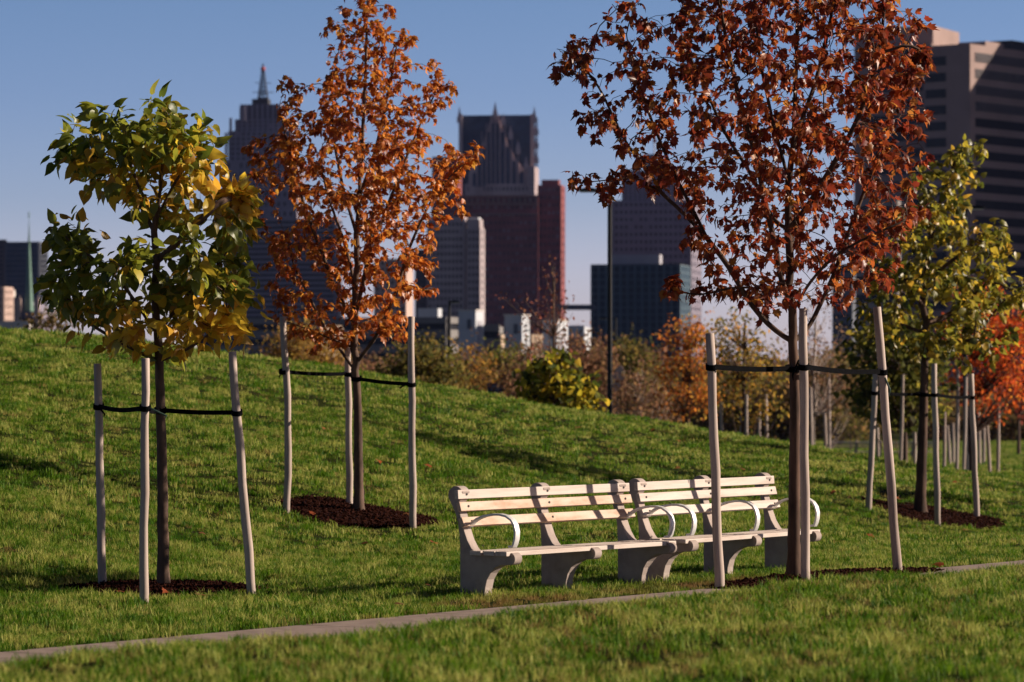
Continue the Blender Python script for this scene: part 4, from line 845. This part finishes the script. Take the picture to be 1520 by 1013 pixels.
b = Bld('glass_tower', 'dark blue glass tower behind the green church spire', CAT, 30, 1350); b.block(8, 58, 70, 361, 1350, 14, 'slate_blue', style='grid', nx=14, nz=30, ns=5, wf=.88, hf=.85, gl='glass_blue', sgl='glass_dark'); b.block(8, 58, 70, 359, 1350, 14, 'metal_dark', bot=361.3, name='parapet'); b.finish()
b = Bld('stone_building', 'narrow pink stone building at the left edge below the dark tower', CAT, 8, 900); b.block(-30, 5, 18, 428, 900, 20, 'pink_stone', style='grid', nx=6, nz=16, ns=4, wf=.45, hf=.55); b.block(14, 19, 23, 431, 905, 25, 'pale_plaster', bot=441, name='roof_box'); b.finish()
b = Bld('low_building', 'long low pale building just above the crest at the left edge', CAT, 20, 420); b.block(-80, 44, 48, 481, 420, 6, 'pale_plaster', style='bands', nz=3, ns=0, hf=.25); b.finish()
# church
Y = 800; root = thing('church', (wx(42,Y), Y, GZ), 'stone church with a tall slender green copper spire at the left', 'church')
def cone(name, cx, base_py, tip_py, halfw_px, Y, mat, parent, sides=8, rot=.39):
    mb = MB(); z0, z1 = wz(base_py, Y), wz(tip_py, Y); r_ = halfw_px/F*Y; x = wx(cx, Y)
    steps = [(0,1),(.3,.66),(.6,.34),(.85,.12),(1,.01)]; rings = []
    vs = [(x+r_*f*math.cos(rot+2*math.pi*j/sides), Y+r_*f*math.sin(rot+2*math.pi*j/sides), z0+(z1-z0)*t) for t, f in steps for j in range(sides)]
    fs = [(i*sides+j, i*sides+(j+1)%sides, (i+1)*sides+(j+1)%sides, (i+1)*sides+j) for i in range(len(steps)-1) for j in range(sides)]+[tuple(range(sides))[::-1]]
    mb.add(vs, fs); return mb.build(name, mat, parent)
mb = MB(); w = 8/F*Y; x = wx(43,Y); mb.box(x-w, x+w, Y-w, Y+w, GZ, wz(466,Y))
for k in range(2): mb.box(x-w-.4, x+w+.4, Y-w-.4, Y+w+.4, wz(466+k*22,Y), wz(465+k*22,Y)+.3)
tw = mb.build('tower', 'stone_purple', root)
for q in (-.5, .5):
    mb = MB(); mb.box(x+w*q-.7, x+w*q+.7, Y-w-.15, Y-w-.02, wz(486,Y), wz(472,Y)); mb.build('window', 'glass_black', tw)
sp = cone('spire', 43, 466, 322, 7.5, Y, 'verdigris', root); mb = MB(); mb.tube([(x,Y,wz(324,Y)),(x,Y,wz(315,Y))], .12, 6); mb.build('finial', 'verdigris', sp)
for q in (29, 56):
    mb = MB(); x2 = wx(q,Y); mb.box(x2-.5, x2+.5, Y-2, Y-1, GZ, wz(445,Y)); pt = mb.build('pinnacle', 'pink_stone', root); cone('pinnacle_cap', q, 445, 438, 3.4, Y-1.5, 'pink_stone', pt, 4, .785)
mb = MB(); x0, x1 = wx(24,Y), wx(62,Y); mb.box(x0, x1, Y+1, Y+26, GZ, wz(466,Y)); mb.add([(x0-.3,Y+.7,wz(466,Y)),(x1+.3,Y+.7,wz(466,Y)),(x1+.3,Y+27,wz(466,Y)),(x0-.3,Y+27,wz(466,Y)),((x0+x1)/2,Y+.7,wz(448,Y)),((x0+x1)/2,Y+27,wz(448,Y))], [(0,1,4),(3,5,2),(1,2,5,4),(0,4,5,3),(0,3,2,1)]); mb.build('nave', 'stone_purple', root)
# stepped tower with mast
Y = 1500; b = Bld('stepped_tower', 'stepped stone skyscraper with a lattice mast behind the slender orange tree', CAT, 385, Y)
b.block(332, 440, 450, 238, Y, 8, 'stone_purple', style='grid', nx=11, nz=24, ns=3, wf=.42, hf=.45, lit=.06)
b.block(339, 432, 440, 195, Y+4, 8, 'stone_purple', bot=239, style='grid', nx=11, nz=6, ns=3, wf=.42, hf=.5, lit=.12)
b.block(349, 424, 431, 178, Y+7, 8, 'stone_purple', bot=196, style='grid', nx=9, nz=3, ns=3, wf=.42, hf=.55, lit=.1)
b.block(357, 415, 424, 155, Y+9, 8, 'stone_purple', bot=179, style='fins', nx=7, nz=1, ns=3, wf=.45, gl='glass_dark')
b.block(374, 398, 402, 147, Y+12, 8, 'metal_dark', bot=156, name='roof_box')
for (q, t_) in ((334,190),(341,168),(356,152),(361,150)):
    mb = MB(); mb.box(wx(q,Y)-.5, wx(q,Y)+.5, Y+5, Y+6, wz(240 if q < 336 else 197 if q<345 else 179,Y), wz(t_+6,Y)); mb.build('pinnacle', 'stone_purple', b.root)
mb = MB(); x = wx(387.5,Y); za, zb_ = wz(148,Y), wz(98,Y)
for i in range(9):
    t0, t1_ = i/9, (i+1)/9; w0, w1 = 1.7*(1-t0)+.3, 1.7*(1-t1_)+.3; z0, z1 = za+(zb_-za)*t0, za+(zb_-za)*t1_
    cs = [(-1,-1),(1,-1),(1,1),(-1,1)]
    for j, (sx, sy) in enumerate(cs):
        nx2, ny2 = cs[(j+1)%4]; p0 = (x+sx*w0, Y+12+sy*w0, z0); p1 = (x+sx*w1, Y+12+sy*w1, z1)
        mb.tube([p0, p1], .24, 5); mb.tube([p0, (x+nx2*w1, Y+12+ny2*w1, z1)], .12, 4); mb.tube([p1, (x+nx2*w1, Y+12+ny2*w1, z1)], .2, 4)
for zz, w_ in ((wz(120,Y),3.2),(wz(134,Y),4.2)): mb.tube([(x-w_,Y+12,zz),(x+w_,Y+12,zz)], .14, 5)
mb.tube([(x,Y+12,zb_),(x,Y+12,wz(91,Y))], .3, 6)
mast = mb.build('mast', 'metal_dark', b.root)
mb = MB(); zc = wz(99,Y)
vs = []; fs = []
for i in range(7):
    a = math.pi*i/6
    for j in range(12): q = 2*math.pi*j/12; vs.append((x+1.0*math.sin(a)*math.cos(q), Y+12+1.0*math.sin(a)*math.sin(q), zc+1.0*math.cos(a)))
for i in range(6):
    for j in range(12): fs.append((i*12+j, (i+1)*12+j, (i+1)*12+(j+1)%12, i*12+(j+1)%12))
mb.add(vs, fs); mb.build('beacon_ball', 'red_paint', mast, smooth=True)
b.finish()
b = Bld('banded_office', 'grey office block with pale horizontal window bands behind the slender orange tree', CAT, 430, 1150); b.block(352, 500, 506, 326, 1150, 10, 'stone_purple', style='bands', nz=34, ns=1, hf=.5, gl='glass_dark'); b.finish()
b = Bld('slim_tower', 'slim tower with a sunlit pink side seen right of the slender orange tree trunk', CAT, 585, 1000); b.block(556, 603, 613, 386, 1000, 14, 'pink_stone', style='grid', nx=6, nz=22, ns=0, wf=.5, hf=.5); b.finish()
Y = 1150; b = Bld('stone_tower', 'tan stone tower with a regular grid of square windows in front of the brick building', CAT, 665, Y)
b.block(617, 636, 636, 372, Y+3, 6, 'dark_brown', style='grid', nx=4, nz=26, ns=0, wf=.5, hf=.5, name='side_wing')
b.block(634, 689, 694, 322, Y, 10, 'stone_tan', style='grid', nx=9, nz=24, ns=2, wf=.52, hf=.5, headroom=.02, lit=.02)
b.block(694, 712, 717, 326, Y-2, 12, 'stone_tan', style='grid', nx=3, nz=24, ns=1, wf=.5, hf=.52, headroom=.05)
b.block(696, 710, 714, 323, Y+2, 12, 'white_panel', bot=326.6, name='roof_box'); b.finish()
Y = 1400; b = Bld('brick_hotel', 'massive dark red brick hotel with rows of small windows below the gabled tower', CAT, 760, Y)
b.block(641, 799, 799, 291, Y-3, 4, 'brick_red', style='grid', nx=24, nz=26, ns=0, wf=.42, hf=.42, lit=.35, gl='glass_black', inset=.02)
b.block(799, 832, 837, 276, Y, 8, 'brick_red', style='grid', nx=5, nz=27, ns=2, wf=.42, hf=.42, lit=.35, gl='glass_black')
b.block(804, 829, 832, 267, Y+4, 8, 'brick_red', bot=277, name='penthouse'); b.block(642, 679, 683, 234, Y+8, 8, 'brick_red', style='grid', nx=6, nz=40, ns=1, wf=.4, hf=.42, lit=.08, gl='glass_black')
b.block(670, 679, 683, 226, Y+9, 8, 'brick_trim', bot=235, name='turret')
for (a0, a1, y0, y1) in ((640,799,291,293),(640,799,303,305),(640,799,318,319.4)):
    mb = MB(); mb.box(wx(a0,Y), wx(a1,Y), Y-4.4, Y-3.0, wz(y1,Y), wz(y0,Y)); mb.build('cornice', 'brick_trim', b.root)
for k in range(20):
    mb = MB(); q = 644+k*7.9; mb.box(wx(q,Y), wx(q+2.6,Y), Y-4.0, Y-3.3, wz(301.5,Y), wz(295,Y)); mb.build('arched_bay', 'brick_trim', b.root)
b.finish()
# gabled tower
Y = 1650; b = Bld('gabled_tower', 'granite tower with dark blue roof, stepped gable and corner spires', CAT, 738, Y)
b.block(681, 792, 797, 172, Y+2, 6, 'copper_roof', style='bands', nz=16, ns=1, hf=.82, gl='glass_blue', name='glass_body', headroom=.0)
gp = [(696,300),(696,258),(707,240),(716,216),(726,184),(731,172),(735,158),(739,172),(744,184),(755,216),(768,240),(784,258),(784,300)]
mb = MB(); mb.prism([(wx(q,Y), wz(y_,Y)) for q, y_ in gp], Y-4, Y+3); mb.build('gable', 'granite', b.root)
for q, top_ in ((703,258),(711,240),(718,219),(725,197),(731.5,184),(738,184),(745,197),(753,219),(762,240),(773,256)):
    w_ = 2.3; mb = MB(); mb.box(wx(q-w_+1,Y), wx(q+w_+1,Y), Y-4.3, Y-4.02, wz(278,Y), wz(top_,Y)); mb.build('window', 'glass_blue', b.root)
for q in (708,715.5,722,728.5,735,741.5,750,760,769): 
    mb = MB(); mb.box(wx(q-.5,Y), wx(q+.5,Y), Y-5.2, Y-4.03, wz(290,Y), wz(max(166, 158+abs(q-735)*2.0),Y)); mb.build('fin', 'granite', b.root)
b.block(690, 788, 792, 274, Y-6, 6, 'granite', bot=300, style='grid', nx=16, nz=2, ns=2, wf=.5, hf=.5, name='lower_wall')
b.block(784, 793, 798, 249, Y-8, 10, 'granite', bot=300, style='grid', nx=2, nz=9, ns=2, wf=.4, hf=.5, name='corner_shaft')
for q, bt, tp_ in ((682,176,157),(793,176,157),(735,168,150),(747,180,168),(758,200,186),(769,222,208),(781,246,231),(796,194,184),(796,214,204),(796,236,224)):
    mb = MB(); x = wx(q,Y); mb.box(x-1.0, x+1.0, Y-6.6, Y-4.7, wz(bt+8,Y), wz(bt,Y)); pc = mb.build('pinnacle', 'granite', b.root); cone('pinnacle_tip', q, bt, tp_, 4.8, Y-5.4, 'granite', pc, 4, .785)
for q in (684, 790):
    mb = MB(); mb.box(wx(q-2.4,Y), wx(q+2.4,Y), Y-2, Y+3, wz(300,Y), wz(170,Y)); mb.build('corner_pier', 'granite', b.root)
b.finish()
# elevated walkway
Y = 720; root = thing('skybridge', (wx(856,Y), Y, wz(460,Y)), 'thin dark elevated walkway spanning from the brick hotel to the teal glass hotel', 'bridge')
mb = MB(); mb.box(wx(830,Y), wx(884,Y), Y, Y+4, wz(460,Y), wz(452.5,Y)); mb.build('deck', 'slate_blue', root, bevel=.05)
for q in range(834, 882, 6):
    mb = MB(); mb.box(wx(q,Y), wx(q+4.4,Y), Y-.08, Y-.01, wz(457.6,Y), wz(454.4,Y)); mb.build('window', 'glass_blue', root)
b = Bld('low_building', 'small pale flat-roofed building between the brick hotel and the teal glass hotel', CAT, 858, 650); b.block(838, 868, 877, 486, 650, 14, 'white_panel', style='bands', nz=3, ns=0, hf=.3); b.finish()
Y = 900; b = Bld('glass_hotel', 'teal glass block with fine vertical mullions behind the tall lamp post', CAT, 945, Y)
b.block(877, 1009, 1023, 394, Y, 12, 'teal_frame', style='grid', nx=12, nz=20, ns=3, wf=.74, hf=.86, gl='glass_teal', proud=.25, inset=.01)
b.block(877, 1009, 1023, 392, Y, 12, 'metal_dark', bot=394.4, name='parapet'); b.block(907, 979, 983, 378, Y+6, 12, 'penthouse', bot=393, name='penthouse'); b.finish()
Y = 1500; b = Bld('tan_tower', 'tall tan tower with sunlit right side behind the teal glass block', CAT, 975, Y)
b.block(908, 1025, 1040, 298, Y, 11, 'stone_purple', style='grid', nx=15, nz=26, ns=5, wf=.5, hf=.42, lit=.05)
b.block(923, 1006, 1016, 252, Y+5, 11, 'stone_purple', bot=299, style='grid', nx=11, nz=7, ns=3, wf=.5, hf=.42, headroom=.25)
b.block(958, 973, 977, 229, Y+9, 11, 'slate_blue', bot=253, name='roof_box')
for q in (957, 973):
    mb = MB(); mb.tube([(wx(q,Y),Y+12,wz(232,Y)),(wx(q,Y),Y+12,wz(203,Y))], .28, 6); an = mb.build('antenna', 'white_panel', b.root); mb = MB(); mb.box(wx(q,Y)-.6, wx(q,Y)+.9, Y+11.6, Y+12.4, wz(209,Y), wz(204,Y)); mb.build('antenna_tip', 'red_paint', an)
b.finish()
# big tower on the right
Y = 735; b = Bld('hotel_tower', 'huge tan hotel tower with dark horizontal window bands on the right', CAT, 1400, Y)
b.block(1268, 1385, 1424, 38, Y+22, 24, 'tower_tan', style=None)
b.block(1280, 1383, 1383, 66, Y+18, 24, 'tower_tan', style='bands', nz=22, ns=0, hf=.55, gl='glass_black', inset=.12, name='lower_wing')
o = b.block(1372, 1440, 1560, 65, Y, 36, 'tower_tan', name='main_wall')
c, d1, d2, W, D, z0, z1 = b.last; fh = 24.3/F*Y
for k in range(21):
    zt = wz(77,Y)-k*fh; zb2 = zt-fh*.56
    if zt < GZ: break
    # right-hand face ribbon: starts a little right of the corner
    b.wins.append((tuple(c+d2*2.0-d1*.05), tuple(d2), D-2.5, tuple(-d1), zb2, zt, 'glass_black'))
    b.wins.append((tuple(c+d1*(W*.52)-d2*.05), tuple(d1), W*.45, tuple(-d2), zb2-.6, zt-.6, 'glass_black'))
    if k < 4:
        for j in range(24):
            mb = MB(); q = c+d2*(2.0+j*(D-2.5)/24); mb.quadbox(q-d1*.10, d2, .18, -d1, .10, zb2, zt); mb.build('mullion', 'stone_tan', b.root)
mb = MB(); mb.quadbox(c+d2*6-d1*.0, d2, D*.22, d1, 6, z1, z1+.9); mb.build('roof_box', 'tower_tan', b.root)
mb = MB(); mb.quadbox(c+d2*(D*.62)+d1*2, d2, D*.3, d1, 9, z1, z1+2.2); mb.build('plant_room', 'metal_dark', b.root)
for w in b.wins[:]: pass
# podium and side wings behind the yellow-green tree
b.block(1236, 1266, 1270, 395, Y-20, 20, 'slate_blue', style='bands', nz=16, ns=0, hf=.3, name='podium')
b.block(1267, 1330, 1345, 300, Y-10, 24, 'tower_grey', style='bands', nz=12, ns=1, hf=.5, gl='glass_black', name='side_wing')
b.finish()
# its twin just outside the frame, which throws the shadow across its lower floors
b = Bld('hotel_tower', 'twin tower of the tan hotel, just outside the right edge, casting the shadow', CAT, 1900, 735)
b.block(1790, 2050, 2150, -85, 742, 20, 'tower_tan', style='bands', nz=28, ns=1, hf=.5, gl='glass_black'); b.finish()
# car parks and stair towers
Y = 560; b = Bld('parking_garage', 'long grey parking garage with dark open decks beneath the tan stone tower', CAT, 480, Y)
b.block(296, 664, 679, 474, Y, 20, 'concrete_deck', style='bands', nz=7, ns=1, hf=.42, gl='glass_black', proud=.5, inset=.004); b.block(620, 650, 656, 458, Y+40, 12, 'white_panel', bot=476, name='plant_room'); b.finish()
b = Bld('tan_building', 'small sunlit tan block with two dark windows behind the slender orange tree', CAT, 490, 420)
b.block(466, 474, 506, 487, 420, 58, 'deck_tan', style='grid', nx=2, nz=4, ns=3, wf=.45, hf=.35); b.finish()
b = Bld('parking_garage', 'grey parking garage between the two white stair towers', CAT, 730, 520)
b.block(690, 742, 747, 485, 520, 10, 'concrete_deck', style='bands', nz=6, ns=0, hf=.42, gl='glass_black', proud=.5, inset=.01); b.block(741, 744, 749, 497, 512, 20, 'deck_tan', name='end_wall'); b.finish()
b = Bld('parking_garage', 'sunlit tan garage end just right of the second white stair tower', CAT, 795, 500)
b.block(780, 787, 806, 500, 500, 50, 'deck_tan', style='grid', nx=1, nz=4, ns=3, wf=.6, hf=.35); b.finish()
for (l_, c_, r_, t_, Yb, lab, marks) in ((680,706,718,462,470,'tall white stair tower left of the other two, with a grey left side',0),(749,775,786,469,470,'white stair tower in the middle, with dark marks down its sunlit side',1),(806,827,843,477,480,'white stair tower behind the bare reddish tree',0)):
    b = Bld('stair_tower', lab, 'building', c_, Yb, 'white stair towers'); b.block(l_, c_, r_, t_, Yb, 24, 'white_panel'); c, d1, d2, W, D, z0, z1 = b.last
    mb = MB(); mb.quadbox(c+d1*W*.25-d2*.06, d1, W*.22, -d2, .05, z1-2.2, z1-1.0); mb.build('window', 'slate_blue', b.root)
    if marks:
        for k in range(9):
            mb = MB(); zz = z1-1.0-k*.62; mb.quadbox(c+d2*D*(.28+.06*math.sin(k*3))-d1*.0, d2, D*(.42+.1*math.sin(k*2.1)), -d1, .05, zz-.34, zz); mb.build('dark_mark', 'metal_dark', b.root)
    else:
        mb = MB(); mb.quadbox(c+d2*D*.22, d2, D*.56, -d1, .06, z0, z1-1.2); mb.build('window_strip', 'penthouse', b.root)
    mb = MB(); mb.quadbox(c-d1*.1-d2*.1, d1, W+.2, d2, D+.2, z1, z1+.18); mb.build('roof', 'pale_plaster', b.root)

# ------------------------------------------------------------------ sun, sky, air, camera
sc = bpy.context.scene
S = Vector((math.sin(SUN_AZ)*math.cos(SUN_EL), math.cos(SUN_AZ)*math.cos(SUN_EL), math.sin(SUN_EL)))
sd = bpy.data.lights.new('sun', 'SUN'); sd.energy = 5.0; sd.angle = math.radians(.5); sd.color = (1.0, .85, .69)
so = bpy.data.objects.new('sun', sd); C.objects.link(so); so.rotation_euler = (-S).to_track_quat('-Z', 'Y').to_euler(); so.location = (60, 20, 40)
w = bpy.data.worlds.new('World'); sc.world = w; w.use_nodes = True; nt = w.node_tree; L = nt.links.new; bg = nt.nodes['Background']
sky = N(nt, 'ShaderNodeTexSky'); sky.sky_type = 'NISHITA'; sky.sun_disc = False; sky.sun_elevation = SUN_EL; sky.sun_rotation = SUN_AZ; sky.air_density = 1.0; sky.dust_density = .6; sky.ozone_density = 2.5; sky.altitude = 0
tc = N(nt, 'ShaderNodeTexCoord'); sx = N(nt, 'ShaderNodeSeparateXYZ'); L(tc.outputs['Generated'], sx.inputs[0])
r = ramp(nt, sx.outputs['Z'], SKY)
mv = N(nt, 'ShaderNodeVectorMath', operation='MULTIPLY'); L(sky.outputs[0], mv.inputs[0]); L(r.outputs[0], mv.inputs[1]); L(mv.outputs[0], bg.inputs['Color']); bg.inputs['Strength'].default_value = .10
m = bpy.data.materials.new('haze'); m.use_nodes = True; hn = m.node_tree; hn.nodes.remove(hn.nodes['Principled BSDF'])
pv = hn.nodes.new('ShaderNodeVolumePrincipled'); pv.inputs['Color'].default_value = (.38,.48,1,1); pv.inputs['Density'].default_value = .000024; pv.inputs['Anisotropy'].default_value = .2
hn.links.new(pv.outputs[0], hn.nodes['Material Output'].inputs['Volume']); MATS['haze'] = m
mb = MB(); mb.box(-900, 900, -120, 2400, -8, 330); tag(mb.build('haze', 'haze'), kind='stuff')
cam = bpy.data.cameras.new('camera'); co = bpy.data.objects.new('camera', cam); C.objects.link(co); sc.camera = co
co.location = (0, 0, CAMZ); co.rotation_euler = (math.radians(90), 0, 0); cam.sensor_width = 36; cam.lens = F/1520*36
cam.shift_y = (HY-506.5)/1520; cam.clip_start = .5; cam.clip_end = 20000
cam.dof.use_dof = True; cam.dof.focus_distance = 30.2; cam.dof.aperture_fstop = 4.5
sc.view_settings.view_transform = 'Standard'; sc.view_settings.look = 'None'; sc.view_settings.exposure = EXPO; sc.view_settings.gamma = 1
